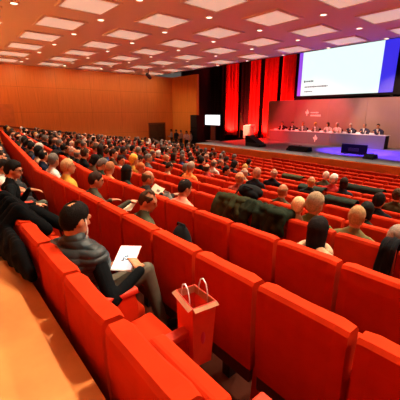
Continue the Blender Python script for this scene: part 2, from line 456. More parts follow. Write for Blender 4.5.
def hline(a):
    for (a0, h0), (a1, h1) in zip(HLINE[:-1], HLINE[1:]):
        if a <= a1: return h0 + (h1 - h0) * (a - a0) / (a1 - a0)
    return HLINE[-1][1]
def hair_mesh(style):
    bm = B()
    bmesh.ops.create_uvsphere(bm, u_segments=40, v_segments=28, radius=1)
    dele = []
    for fc in bm.faces:
        c = fc.calc_center_median().normalized()
        a = math.degrees(math.atan2(abs(c.x), c.y)); keep = c.z > hline(a)
        if style in ('long', 'bob'): keep = c.z > (.48 if a < 40 else (.48 - (a - 40) * .05 if a < 72 else -2))
        if style == 'fringe': keep = keep and c.z < .42 and a > 68
        if style == 'thin': keep = keep and not (c.dot(Vector((0, -.45, .89))) > .93)
        if style == 'reced': keep = keep and not (c.z > .5 and a < 110 and abs(c.x) > .25 + .2 * (c.y < .2)) and not (c.y > .62)
        if not keep: dele.append(fc)
    bmesh.ops.delete(bm, geom=dele, context='FACES')
    for v in bm.verts:
        n = v.co.normalized(); w = noise.noise(n * 4) * .05 + noise.noise(n * 11) * .025
        a = math.degrees(math.atan2(abs(n.x), n.y)); ed = max(0., min(1., (n.z - hline(a) + .04) / .28))
        if style in ('long', 'bob') and a > 60: ed = 1
        if style == 'fringe': ed = min(ed, max(0, min(1, (.46 - n.z) / .2)))
        w *= ed
        th = {'short': .10, 'thin': .085, 'fringe': .075, 'reced': .08, 'full': .2, 'long': .16, 'bob': .18}[style]
        k = 1.035 + th * ed + w
        z = n.z
        x, y, zz = n.x * .074 * k, -.005 + n.y * .094 * k, .012 + n.z * .104 * k
        if style in ('long', 'bob') and z < .1:
            L = 2.0 if style == 'long' else 1.15
            rr = math.sqrt(n.x ** 2 + n.y ** 2) + 1e-6
            t = (.1 - z) / 1.1
            grow = (1.0 - .08 * t * t)
            x = n.x / rr * .080 * grow * 1.08 * (1 + w); y = -.005 + n.y / rr * (.094 if n.y < 0 else .075) * grow * 1.08 * (1 + w)
            zz = .022 - .22 * L / 2.0 * t * (1.0) - (.03 * noise.noise(Vector((n.x * 6, n.y * 6, 0))) if t > .7 else 0)
        v.co = (x, y, zz)
    bmesh.ops.solidify(bm, geom=bm.faces[:], thickness=.006)
    bmesh.ops.recalc_face_normals(bm, faces=bm.faces[:])
    return new_mesh('hair_' + style, bm, M_HAIR, True)
HAIR = {s: hair_mesh(s) for s in ('short', 'thin', 'fringe', 'reced', 'full', 'long', 'bob')}
BMATS = [M_SKIN, M_TOP, M_TRS, M_SHOE, M_EYE]

def make_person(name, me, H, loc, rz, shirt, hair, style, scale=1.0):
    t = empty(name, loc, rz); t.scale = (scale,) * 3
    b = link('body', me, t); b.color = (*shirt, 1)
    if style:
        h = link('hair', HAIR[style], b, mtx=H); h.color = (*hair, 1)
    return t, b
# crowd variants
VAR = []
for i, a in enumerate([dict(), dict(lean=.12, pitch=.25), dict(yaw=.5, side=.05), dict(yaw=-.5), dict(side=-.08, roll=.12, yaw=.2),
          dict(lean=-.1, girth=1.15), dict(pitch=.5, lean=.08, hl=(-.08, .5, .72), hr=(.08, .5, .72)), dict(yaw=-.9, twist=-.2), dict(girth=1.1, hl=(.06, .42, .66), hr=(-.06, .45, .70)), dict(yaw=.25, hr=(.10, .32, .98))]):
    f, H = build_seated(**a)
    VAR.append((f.mesh('person_body', BMATS, .019), H))

SHIRTS = {'black': (.004, .0045, .005), 'dark navy': (.005, .008, .018), 'charcoal': (.013, .013, .015), 'grey': (.07, .07, .07), 'brown': (.05, .024, .012), 'olive': (.032, .032, .013),
          'white': (.5, .45, .4), 'dark red': (.25, .02, .02), 'beige': (.3, .2, .12), 'dark green': (.01, .02, .012), 'blue': (.02, .045, .12), 'mustard': (.5, .27, .03), 'orange': (.6, .18, .04), 'pink': (.6, .25, .2)}
SH_W = ['black'] * 8 + ['dark navy'] * 5 + ['charcoal'] * 5 + ['grey'] * 3 + ['brown'] * 3 + ['olive'] * 2 + ['white'] * 2 + ['dark red'] * 2 + ['beige'] * 2 + ['dark green'] + ['blue']
HAIRS = {'black': (.008, .007, .006), 'dark brown': (.025, .013, .008), 'brown': (.045, .022, .01), 'grey': (.12, .105, .09), 'white': (.42, .37, .31), 'blonde': (.5, .28, .07)}
HA_W = ['black'] * 5 + ['dark brown'] * 7 + ['brown'] * 3 + ['grey'] * 5 + ['white'] + ['blonde']
PEOPLE = []    # (empty, k, X, desc)
def seat_person(s, v, shirt, hair, style, label=None, dx=0, dz=0, scale=1.0, name='person', group=None, mesh=None, dy=0):
    me, H = mesh if mesh else VAR[v]
    p = local(s, (dx, dy, 0))
    sc = SHIRTS[shirt] if isinstance(shirt, str) else shirt
    hc = HAIRS[hair] if isinstance(hair, str) else (hair or (0, 0, 0))
    t, b = make_person(name, me, H, (p.x, p.y, p.z + dz), s['rz'], sc, hc, style, scale)
    s['who'] = label or 'crowd'
    if label:
        tag(t, label, 'person', group)
    else: PEOPLE.append((t, s, shirt, hair, style))
    return t, b

# --- foreground people with their own poses
def fine(a, vox=.011): f, H = build_seated(**a); return f, H, f.mesh('person_body', BMATS, vox)
def aim(s, H, scale, hp, X0):
    """shift along the row and the slouch that bring the head onto the photographed spot"""
    dx = X0 - s['X']; dz = 0
    for _ in range(30):
        v = Vector(H.translation) * scale
        q = proj(local(s, (v.x + dx, v.y, v.z + dz)))
        m_ = F / q[2]
        dx += (hp[0] - q[0]) / m_ * .9; dz += (q[1] - hp[1]) / m_ * .6
        dz = max(-.13, min(.10, dz))
    return dx, dz
# P1 man with tablet
def tablet_corners():
    tc = at_y(126, 257, 1.04)
    pt = Vector((.18, -.52, .83)).normalized()
    def hit(d): return CAM + d * ((tc - CAM).dot(pt) / d.dot(pt))
    return hit(ray(119.5, 246)), hit(ray(138.5, 246.5)), hit(ray(112.5, 269.5)), pt
TA, TB, TC, TPN = tablet_corners()
TD = TB + TC - TA
s1 = find(1, -2.15)
LEAN1, TW1, G1, SC1 = -.06, .38, 1.22, 1.13
def p1_pose(dx, dz, head_only=False):
    inv = lambda p: ((Matrix.Translation((s1['X'] + dx, s1['Y'], s1['z'] + dz)) @ rzm(s1['rz'])).inverted() @ p) / SC1
    Lp = inv(TA * .45 + TC * .55); Rp = inv(TB * .38 + TD * .62)
    dl = (inv(TB) - inv(TA)).normalized() * .6 + (inv(TA) - inv(TC)).normalized() * .5; dr = (inv(TA) - inv(TD)).normalized()
    nn = (inv(TPN + CAM) - inv(CAM)).normalized()
    return dict(lean=LEAN1, twist=TW1, yaw=-.12, pitch=.30, girth=G1, hl=tuple(Lp - dl.normalized() * .10 - nn * .035), hr=tuple(Rp - dr * .12 + nn * .02), hd=tuple(dr), hdl=tuple(dl), head_fwd=.02, curl=.5, knee_r=((.20, .64, .70), (.30, .70, .28)))
_, H1 = build_seated(**p1_pose(0, 0))
dx1, dz1 = aim(s1, H1, SC1, (75.5, 222), -2.2)
f1, H1 = build_seated(**p1_pose(dx1, dz1)); m1 = f1.mesh('person_body', BMATS, .008)
m1.materials[2] = mat('olive_trousers', (.085, .075, .05), .85, .2)
p1, b1 = seat_person(s1, 0, (.003, .004, .005), (.006, .004, .003), 'thin', 'man in grey quilted vest over black sweater, looking at the tablet in his hands', mesh=(m1, H1), dx=dx1, dz=dz1, scale=SC1)
# quilted vest
fv = Fig(); hip = Vector((0, .26, .52)); T1 = Matrix.Translation(hip) @ rx(-LEAN1) @ rzm(TW1); g = G1; Rv = T1.to_3x3()
Pv = lambda v: T1 @ Vector(v)
fv.ell(Pv((0, -.01, .12)), (.170 * g, .130 * g, .19), 0, Rv); fv.ell(Pv((0, -.015, .30)), (.185 * g, .133 * g, .165), 0, Rv)
fv.cap(Pv((-.16, -.02, .365)), Pv((.16, -.02, .365)), .088, .088, 0)
fv.cap(Pv((-.08, -.02, .41)), Pv((0, -.015, .47)), .062, .064, 0); fv.cap(Pv((.08, -.02, .41)), Pv((0, -.015, .47)), .062, .064, 0)
M_VEST = mat('quilted_nylon', (.020, .030, .033), .5, .15, 8, spec=.25)
mv = fv.mesh('vest', [M_VEST], .0075, 2, .012)
for v in mv.vertices:
    q = T1.inverted() @ v.co
    puff = abs(math.sin((q.z + .02) * PI / .043)) ** .5
    v.co += Vector(v.normal) * (.013 * puff - .006)
link('vest', mv, b1)['label'] = 'grey quilted vest'
bm = B()
ring = [Pv((.072 * math.cos(a), -.005 + .075 * math.sin(a), .475 + .012 * math.cos(2 * a))) for a in [2 * PI * i / 18 for i in range(19)]]
tube(bm, ring, .012, 8)
cl = obj('collar', bm, M_VEST, b1, smooth=True)
bm = B(); tube(bm, [H1 @ Vector(v) for v in ((.082, .015, .02), (.088, .04, -.06), (.085, .045, -.13), (.07, .03, -.19))], .005, 6)
obj('strap', bm, M_WHITE, b1)['label'] = 'thin white line beside the face'  # thin pale tube running from temple to collar
# P2 man with glasses at far left
s2 = find(1, -4.3)
f2, H2, m2 = fine(dict(lean=.12, yaw=-.35, pitch=.2, twist=-.1, hl=(-.02, .52, .82), hr=(.46, .45, .72), hd=(0, .9, -.1), hdl=(.3, .8, -.1), cross=True), .011)
m2.materials[2] = mat('grey_green_trousers', (.085, .10, .07), .85, .2)
dx2, dz2 = aim(s2, H2, 1.1, (13.5, 176.5), -4.3)
s2 = find(1, s2['X'] + dx2); dx2, dz2 = aim(s2, H2, 1.1, (13.5, 176.5), -4.3)
p2, b2 = seat_person(s2, 0, (.003, .004, .0045), (.006, .005, .004), 'full', 'man in glasses and black jacket sitting beside the big black coat, legs crossed', mesh=(m2, H2), dx=dx2, dz=dz2, scale=1.1)
bm = B()
for sx in (-1, 1):
    ringp = [H2 @ Vector((sx * .034 + .026 * math.cos(a), .103, .012 + .02 * math.sin(a))) for a in [2 * PI * i / 14 for i in range(15)]]
    tube(bm, ringp, .0028, 5); tube(bm, [H2 @ Vector((sx * .06, .10, .018)), H2 @ Vector((sx * .082, .0, .01))], .0028, 5)
tube(bm, [H2 @ Vector((-.01, .104, .016)), H2 @ Vector((.01, .104, .016))], .0028, 5)
obj('glasses', bm, M_BLACK, b2)
def fg(k, X, pose, shirt, hair, style, label, dz=0, scale=1.0, vox=.013, trs=None, dy=0, hp=None):
    s = find(k, X); f, H, m = fine(pose, vox)
    if hp:
        dx_, dz = aim(s, H, scale, hp, X); X = s['X'] + dx_
        s = min((q for q in SEATS if q['k'] == k), key=lambda q: abs(q['X'] - X))
    return seat_person(s, 0, shirt, hair, style, label, dx=X - s['X'], dz=dz, scale=scale, mesh=(m, H), dy=dy) + (H, s)
fg(2, -5.19, dict(yaw=-.1, pitch=.05, girth=1.15), (.42, .22, .03), (.42, .26, .12), 'short', 'person in mustard jacket with fair greying hair in the second row', scale=1.1, hp=(68, 169.5))
p4 = fg(2, -4.06, dict(yaw=-.25, pitch=.2, lean=.05, hl=(.02, .50, .80), hr=(.40, .60, .84), hd=(.1, .9, 0)), (.045, .045, .03), 'dark brown', 'short', 'man with dark hair in dark khaki jacket holding white sheets of paper', hp=(96, 180))
fg(2, -2.72, dict(yaw=-.75, pitch=.3, lean=.1, girth=1.05, twist=-.1), (.05, .055, .03), (.05, .025, .012), 'reced', 'balding man in dark olive jacket looking down to his right, second row', hp=(148, 201))
fg(3, -4.87, dict(yaw=.0, pitch=.1), (.02, .035, .025), (.008, .007, .006), 'long', 'woman with long straight black hair and dark green top in the third row', hp=(127, 172))
p7 = fg(3, -4.20, dict(yaw=-.3, pitch=.25, hl=(.05, .50, .84), hr=(.30, .55, .86), hd=(.1, .9, .1)), (.03, .03, .03), (.10, .05, .02), 'fringe', 'balding man in black holding up a beige booklet in the third row', hp=(148, 178))
fg(3, -3.23, dict(yaw=-.15, pitch=.3, lean=.05, girth=1.15), (.75, .26, .18), (.015, .01, .008), 'thin', 'man in pink checked shirt with dark thinning hair in the third row', hp=(185, 188))
fg(3, -5.6, dict(yaw=.3, pitch=.3, girth=1.1), (.55, .2, .07), (.3, .12, .05), 'short', 'person in tan orange coat with reddish hair, bending behind the dark haired woman', hp=(110, 168))
fg(4, -6.3, dict(), (.5, .3, .05), (.75, .42, .05), 'full', 'person with bright golden hair in the fourth row', hp=(134, 160))
fg(4, -5.75, dict(yaw=-.8, pitch=.3, lean=.1), (.45, .1, .05), (.5, .16, .05), 'short', 'person with ginger hair turned right beside the golden haired one', hp=(140.5, 168))
fg(6, -7.4, dict(yaw=-.3, girth=1.1), (.01, .012, .016), (.4, .15, .06), 'fringe', 'bald man in black suit in the sixth row with empty seats beside him', hp=(166, 158))
fg(5, -5.2, dict(yaw=.3, pitch=.2, girth=1.1), (.65, .2, .05), (.30, .22, .16), 'short', 'person in orange jacket with grey hair in the fifth row', hp=(191, 167))
fg(5, -3.84, dict(pitch=.1), (.3, .06, .04), (.5, .2, .08), 'fringe', 'bald man in the fifth row behind the black rucksack on a seat', hp=(240, 178))
fg(5, -2.93, dict(girth=1.1), (.085, .08, .045), (.28, .12, .05), 'fringe', 'balding man in olive jacket in the fifth row right of the draped coats', hp=(283, 191))
fg(4, -2.08, dict(), (.5, .38, .25), (.75, .55, .3), 'full', 'person with pale blonde hair showing above the fourth row beside the draped coat', scale=.88, hp=(298.5, 196))
p18 = fg(3, -1.30, dict(pitch=.1, girth=1.35), (.55, .38, .22), (.010, .008, .008), 'long', 'woman with long black hair in beige jacket in the third row', vox=.011, trs=None, hp=(318, 230))
Hq = p18[2]; bm = B()
c0 = Hq.translation
pts = [c0 + Vector((.135 * math.cos(a), -.03 + .105 * math.sin(a), -.185 + .02 * math.sin(a))) for a in [2 * PI * i / 22 for i in range(23)]]
tube(bm, pts, [.034 + .006 * noise.noise(Vector((i * .9, 0, 0))) for i in range(23)], 10)
obj('collar', bm, mat('fleece', (.50, .35, .21), .95, .3, 60, bump=.8, bscale=150), p18[1], smooth=True)['label'] = 'fluffy cream collar'
fg(4, -1.80, dict(girth=1.15, yaw=-.15), (.10, .12, .04), (.33, .25, .15), 'full', 'man with grey blond hair in green top, behind the woman in beige jacket', scale=1.13, hp=(315.5, 209))
p20 = fg(4, -1.33, dict(girth=1.25, pitch=.05), (.17, .15, .06), (.40, .26, .12), 'short', 'man with cropped fair hair in olive jacket crossed by a dark strap', scale=1.02, hp=(357, 217))
bm = B(); q0 = p20[2].translation
tube(bm, [q0 + Vector(v) for v in ((.16, -.10, -.19), (.10, -.165, -.25), (.02, -.178, -.36), (-.10, -.165, -.50), (-.16, -.10, -.56))], .014, 6)
obj('strap', bm, M_CLOTHBLK, p20[1])['label'] = 'dark shoulder strap'
fg(6, -1.73, dict(), (.01, .012, .016), 'black', 'full', 'person with full black hair and black jacket in the sixth row at right', hp=(379, 201))
fg(5, -1.58, dict(lean=.1, pitch=.3), (.015, .03, .02), 'black', 'bob', 'person with black hair leaning forward right of the fair haired man', dz=-.03, hp=(366.5, 211))
fg(7, -1.72, dict(), (.06, .05, .02), (.07, .04, .02), 'short', 'person with brown hair at the right picture edge in the seventh row', hp=(397.5, 195))
fg(4, -.80, dict(lean=.05, pitch=.2), (.008, .009, .012), (.32, .27, .22), 'full', 'person in black jacket with grey hair cut by the right picture edge', dz=-.10, hp=(397, 241))
fg(7, -3.40, dict(), (.02, .025, .025), (.55, .28, .10), 'fringe', 'bald man in black in the seventh row', hp=(311.5, 182))
fg(9, -4.05, dict(), (.06, .07, .04), (.75, .62, .5), 'short', 'person with white hair and olive top in the ninth row', hp=(326, 176))
fg(8, -3.3, dict(yaw=-.3), (.5, .04, .04), (.8, .7, .6), 'full', 'white haired person in red top in the eighth row', hp=(334, 179))
fg(8, -2.95, dict(), (.02, .02, .03), 'dark brown', 'bob', 'person with dark hair in black next to the red top', hp=(344, 183))
fg(6, -4.2, dict(pitch=.1), (.01, .012, .016), (.5, .25, .15), 'short', 'person in black jacket with reddish fair hair in the sixth row', hp=(257, 172))
fg(7, -4.4, dict(yaw=.3), (.012, .014, .02), (.45, .28, .2), 'fringe', 'balding man in dark jacket in the seventh row, alone beside empty seats', hp=(274, 173.5))

# --- crowd
HEADZ = 1.13
for s in SEATS:
    if s['who']: continue
    k, X = s['k'], s['X']
    hp = local(s, (0, .25, HEADZ)); x, y, z = proj(hp)
    s['px'] = (x, y, z)
    if z < 0 or x < -60 or x > 410: continue
    d = 0
    if k == 1: d = .9 if X < -5.0 else 0
    elif k in (2, 3): d = .92 if X < -5.95 else 0
    elif k == 4: d = .85 if X < -6.6 else 0
    elif k == 5: d = .8 if X < -5.6 else 0
    elif k == 6: d = .75 if X < -7.9 else (.45 if -6.4 < X < -4.6 else 0)
    else:
        d = .86 if x < 205 else (.85 if x < 232 else (.68 if x < 258 else (.3 if x < 280 else .0)))
        lim = 150 + max(0, x - 205) * .28
        if y < lim - 1 and x > 203: d = 0
        if x < 203 and k >= 14: d *= .6
        if k == 7 and x > 245: d = 0
    if any(o is not s and o['who'] and o['k'] == k and abs(o['X'] - X) < .42 for o in SEATS): continue
    if random.random() < d:
        st = random.choice(['short'] * 7 + ['thin'] * 2 + ['fringe'] * 3 + ['reced'] * 2 + ['full'] * 3 + ['long'] * 2 + ['bob'] * 2)
        hr = random.choice(HA_W)
        if st == 'fringe': hr = random.choice(['grey', 'grey', 'white', 'brown', 'dark brown'])
        seat_person(s, random.randrange(len(VAR)), random.choice(SH_W), hr, st, dx=random.uniform(-.05, .05), dz=random.uniform(-.05, .03), scale=random.uniform(.97, 1.05))
byrow = {}
for r in PEOPLE: byrow.setdefault(r[1]['k'], []).append(r)
SN = {'short': 'short', 'thin': 'thinning', 'fringe': 'receding', 'reced': 'receding', 'full': 'thick', 'long': 'long', 'bob': 'bobbed'}
for k, L in byrow.items():
    L.sort(key=lambda r: -r[1]['X'])
    for i, (t, s, sh, hr, st) in enumerate(L):
        tag(t, ('person in %s top, %s %s hair, %s from right among crowd in %s row' % (sh, SN[st], hr, nth(i + 1), ORD[k])).replace('dark navy', 'navy').replace('dark brown', 'dark').replace('dark red', 'maroon').replace('dark green', 'green'), 'person', 'seated audience')

# ------------------------------------------------------------------ place the seats
find(1, -1.32)['item'] = 'bag'; find(2, -2.02)['item'] = 'bag'; find(3, -3.78)['item'] = 'bag'
def vis_score(s):
    x, y, z = proj(local(s, (0, .05, BACKH)))
    if z < .1 or x < -15 or x > 415 or y > 420: return 99 + abs(z) + abs(s['X'])
    return z
order = sorted(SEATS, key=vis_score)
indiv = order[:298]; rest = order[298:]
cnt = {}
for s in sorted(indiv, key=lambda s: (s['k'], -s['X'])):
    x, y, z = proj(local(s, (0, .05, BACKH)))
    c = cnt[s['k']] = cnt.get(s['k'], 0) + 1
    s['n'] = c
for s in indiv:
    x, y, z = proj(local(s, (0, .05, BACKH)))
    t = empty('theatre_seat', (s['X'], s['Y'], s['z']), s['rz'])
    occ = s['who']
    if occ and occ != 'crowd' and s['k'] <= 4:
        lab = None
    tag(t, 'red upholstered theatre seat, %s, %s from the right end of the %s row' % ('occupied' if occ else 'empty', nth(s['n']), ORD[s['k']]), 'seat', 'red theatre seats in rows')
    s['o'] = t
    link('backrest', SMESH['backrest'], t)
    link('seat_cushion', SMESH['seat_down' if (occ or s['item']) else 'seat_up'], t)
    if z < 9:
        ap = link('arm_panel', SMESH['arm_panel'], t); link('armrest', SMESH['armrest'], ap)
        link('leg', SMESH['leg'], t); link('back_shell', SMESH['shell'], t)
    else:
        ap = link('arm_panel', SMESH['arm_panel'], t)
bm = B()
for s in rest:
    n0 = len(bm.verts)
    bm.from_mesh(FARM); bm.verts.ensure_lookup_table()
    bmesh.ops.transform(bm, matrix=Matrix.Translation((s['X'], s['Y'], s['z'])) @ rzm(s['rz']), verts=bm.verts[n0:])
tag(obj('theatre_seats', bm, M_SEAT), 'distant red theatre seats filling the far left and front rows', 'seats', kind='stuff')

# ------------------------------------------------------------------ coats, bags, papers
def coat(name, k, X, w, hb, hf, col, label, cat='coat', seed=0, thick=.035, skew=0, bulge=0, sleeve=None):
    s = find(k, X); Y = ROWY[k - 1] + yoff(X); rz_ = row_rz(X)
    t = BACKH
    path = []
    for i in range(9): path.append((-.03 - .012 * math.sin(i * .8) - bulge * math.sin(PI * i / 8), t - hb + (hb - .0) * i / 8))
    path += [(-.015, t + .035), (.06, t + .05 + bulge * .6), (.135, t + .03)]
    for i in range(1, 6): path.append((.17 + bulge * math.sin(PI * i / 5), t - hf * i / 5))
    nu = 14; bm = B(); g = []
    for j in range(nu + 1):
        u = j / nu - .5; col_ = []
        for i, (y, z) in enumerate(path):
            v = i / (len(path) - 1)
            fold = .022 * math.sin(u * 19 + seed + v * 3) + .03 * noise.noise(Vector((u * 5 + seed, v * 5, seed)))
            low = (1 - v * 2.2) if v < .45 else 0
            x = u * w * (1 + .12 * noise.noise(Vector((seed, v * 4, 7)))) + skew * max(0, low)
            dzz = .10 * noise.noise(Vector((u * 3 + seed, 3, seed))) * max(0, low) - (.05 * (2 * u) ** 4) * max(0, low)
            yy = y - (abs(fold) + .015 if y < .0 else -abs(fold) - .015 if y > .12 else 0)
            col_.append(bm.verts.new((x, yy, z + dzz + (abs(fold) * .5 if 0 <= y <= .14 else 0))))
        g.append(col_)
    for j in range(nu):
        for i in range(len(path) - 1): bm.faces.new((g[j][i], g[j + 1][i], g[j + 1][i + 1], g[j][i + 1]))
    bmesh.ops.recalc_face_normals(bm, faces=bm.faces[:])
    bmesh.ops.solidify(bm, geom=bm.faces[:], thickness=-.02)
    bmesh.ops.recalc_face_normals(bm, faces=bm.faces[:])
    o = obj(name, bm, M_OBJ, None, (X, Y, FLOORZ[k - 1]), rz_, True); o.color = (*col, 1)
    tag(o, label, cat)
    sub = o.modifiers.new('s', 'SUBSURF'); sub.levels = 1; sub.render_levels = 1
    if sleeve:
        b2_ = B(); tube(b2_, sleeve, [.06, .062, .056, .05, .045][:len(sleeve)], 10)
        q_ = obj('sleeve', b2_, M_OBJ, o, smooth=True); q_.color = (*col, 1)
    return o
def big_coat():
    O = Vector((-3.4, .40, CZ - 1.48)); f = Fig(); n = 15; R_ = random.Random(4)
    for i in range(n):
        t_ = i / (n - 1)
        a_ = Vector((-3.95 + 1.22 * t_, .385, CZ - 1.03)); b_ = Vector((-3.45 + 1.08 * t_, .25 + .14 * t_, CZ - 1.20 + .03 * t_ + R_.uniform(-.012, .012)))
        f.cap(a_ - O, (a_ + b_) / 2 - O + Vector((0, -.03 * (i % 3 == 1), 0)), .045, .05, 0); f.cap((a_ + b_) / 2 - O, b_ - O, .05, .042 + .008 * (i % 2), 0)
    for i in range(6):
        t_ = i / 5; x = -4.0 + .80 * t_
        f.cap(Vector((x, .36, CZ - 1.03)) - O, Vector((x + .02, .50, CZ - .89 + .015 * (i % 2))) - O, .05, .06, 0); f.cap(Vector((x + .02, .50, CZ - .89)) - O, Vector((x + .12, .68, CZ - 1.08)) - O, .06, .07, 0)
    o = link('coat', f.mesh('coat', [M_OBJ], .013, 14), None, O); o.color = (.0025, .003, .0035, 1)
    tag(o, 'big black coat slung over the nearest row at left, hanging down behind it', 'coat')
    g_ = Fig(); g_.cap((-.15, .30, .46), (.18, .40, .42), .075, .065, 0); g_.cap((.18, .40, .42), (.42, .50, .36), .065, .05, 0)
    q_ = link('sleeve', g_.mesh('sleeve', [M_OBJ], .012, 2), o); q_.color = (.0025, .003, .0035, 1)
big_coat()
def puffy(k, xa, xb, hb, hf, col, label, seed, r=.055):
    R_ = random.Random(seed); xc = (xa + xb) / 2
    Y = ROWY[k - 1] + yoff(xc); f = Fig(); t = BACKH; n = max(4, int((xb - xa) / .075))
    for i in range(n + 1):
        x = xa + (xb - xa) * i / n - xc; j = lambda v: R_.uniform(-v, v)
        e = 1 - .25 * abs(2 * i / n - 1) ** 3
        p_ = [Vector((x + j(.03), .20 + j(.02), t - hf * e + j(.04))), Vector((x + j(.02), .15, t + .03)), Vector((x + j(.02), .05, t + .045 + j(.025))), Vector((x + j(.03), -.055, t - .03)), Vector((x + j(.05), -.085 - abs(j(.03)), t - hb * .55 * e)), Vector((x + j(.06), -.075, t - hb * e + j(.04)))]
        for a_, b_ in zip(p_[:-1], p_[1:]): f.cap(a_, b_, r * R_.uniform(.75, 1.15), r * R_.uniform(.75, 1.15), 0)
    for i in range(3):
        x = R_.uniform(xa, xb) - xc; f.ell((x, R_.uniform(-.05, .06), t + .05), (R_.uniform(.09, .15), .10, .06), 0)
    o = link('coat', f.mesh('coat', [M_OBJ], .014, 4), None, (xc, Y, FLOORZ[k - 1])); o.color = (*col, 1); tag(o, label, 'coat')
    g_ = Fig(); x = xb - xc - .12
    g_.cap((x, .0, t + .07), (x + .03, -.12, t - .02), .055, .05, 0); g_.cap((x + .03, -.12, t - .02), (x - .05, -.16, t - hb * .8), .052, .042, 0)
    q_ = link('sleeve', g_.mesh('sleeve', [M_OBJ], .013, 3), o); q_.color = (*col, 1)
puffy(4, -3.24, -2.78, .24, .2, (.030, .034, .014), 'dark olive coat bunched over the fourth row, left of the longer green coat', 4)
puffy(4, -2.74, -2.08, .27, .25, (.015, .023, .013), 'long dark green coat spread over the fourth row backrests', 9)
def rowtop_X(k, x, y=None):
    d = ray(x, 200); # find X where the row top passes image column x
    best = min([-.02 * i for i in range(0, 900)], key=lambda X: abs(proj((X, ROWY[k - 1] + yoff(X), CZ + TOP[k - 1]))[0] - x))
    return best
coat('coat', 7, rowtop_X(7, 339), .6, .12, .2, (.02, .03, .022), 'dark coat lying over a seventh row backrest near the right', seed=11)
coat('coat', 8, rowtop_X(8, 311), .65, .12, .2, (.022, .03, .022), 'dark coat lying over an eighth row backrest, behind the bald man', seed=13)
coat('coat', 10, rowtop_X(10, 364), .95, .32, .25, (.018, .024, .018), 'dark long coat over a tenth row backrest among empty rows', seed=15, bulge=.05)
coat('coat', 10, rowtop_X(10, 292), .7, .14, .2, (.05, .055, .025), 'olive coat laid on an empty row below the stage', seed=17)
coat('coat', 3, -9.3, .8, .25, .3, (.008, .009, .009), 'black coat over the third row at far left', seed=21, bulge=.05)
coat('coat', 4, -.90, .14, .5, .3, (.008, .009, .011), 'black coat hanging from the fourth row beside the grey haired person', seed=23, bulge=.05)
# rucksack on the fifth row
Xr = -3.42
t = empty('rucksack', (Xr, ROWY[4] + .07, FLOORZ[4] + BACKH + .0)); tag(t, 'black rucksack slumped on top of a fifth row backrest', 'bag')
f = Fig(); f.ell((0, 0, .06), (.25, .16, .12), 0); f.ell((.08, -.1, .02), (.16, .08, .10), 0); f.ell((-.14, .02, .09), (.12, .11, .08), 0)
obj_ = link('bag_body', f.mesh('bag_body', [M_CLOTHBLK], .012), t)
bm = B(); tube(bm, [(-.1, -.08, .14), (-.04, -.13, .17), (.06, -.13, .17), (.12, -.08, .14)], .012, 6); obj('carry_handle', bm, M_BLACK, t)
bm = B(); tube(bm, [(-.2, -.08, .08), (-.22, -.17, -.03), (-.14, -.18, -.15), (-.02, -.16, -.1)], .015, 6); obj('shoulder_strap', bm, M_BLACK, t)
# small dark bag on second row seat, grey bag on third row
def lump(name, k, X, z, r, m, label):
    t = empty(name, (X, ROWY[k - 1] + .3, FLOORZ[k - 1] + .46)); tag(t, label, 'bag')
    f = Fig(); f.ell((0, 0, z / 2), (r, r * .85, z / 2), 0); f.ell((0, 0, z * .3), (r * 1.1, r * .95, z * .3), 0); f.ell((.02, -.05, z * .45), (r * .8, r * .7, z * .28), 0)
    link('bag_body', f.mesh('bag_body', [m], .013), t)
    bm = B(); tube(bm, [(-.06, 0, z - .02), (-.05, 0, z + .005), (.05, 0, z + .005), (.06, 0, z - .02)], .010, 6); obj('carry_handle', bm, m, t)
lump('bag', 2, -2.22, .52, .12, M_CLOTHBLK, 'round black bag poking just above a second row backrest')
lump('bag', 3, -3.74, .50, .12, mat('grey_canvas', (.17, .17, .15), .9, .2), 'grey round bag on the seat left of the man in pink')
# tablet
t = empty('tablet', TC); tag(t, 'white lit tablet held by the man in the grey vest', 'tablet')
a, b, c = TA, TB, TC
ux = (b - a).normalized(); uz = (a - c); uz = (uz - ux * uz.dot(ux)); hh = uz.length; uz.normalize(); un = ux.cross(uz)
wid = (b - a).length
MT = Matrix((ux, uz, un)).transposed().to_4x4(); MT.translation = (b + c) / 2
t.matrix_world = MT
obj('tablet_body', bx((0, 0, -.004), (wid + .012, hh + .014, .009), None, .003), M_WHITE, t)
scn = obj('screen', bx((0, 0, .0012), (wid - .006, hh - .012, .0016)), mat('tablet_screen', (.8, .8, .8), .3, emit=(.95, .97, 1), estr=.8), t)
bm = B(); r_ = random.Random(3)
for i in range(14): box(bm, (r_.uniform(-.034, .036), r_.uniform(-.022, .02), .0024), (r_.uniform(.008, .022), r_.uniform(.006, .016), .0006))
obj('page_picture', bm, mat('page_blue', (.10, .22, .32), .5, emit=(.15, .35, .5), estr=.25), scn)
bm = B(); box(bm, (-.02, -.028, .0026), (.03, .008, .0006)); box(bm, (-.01, -.012, .0026), (.012, .01, .0006))
obj('page_picture_dark', bm, mat('page_dark', (.03, .03, .05), .5), scn)
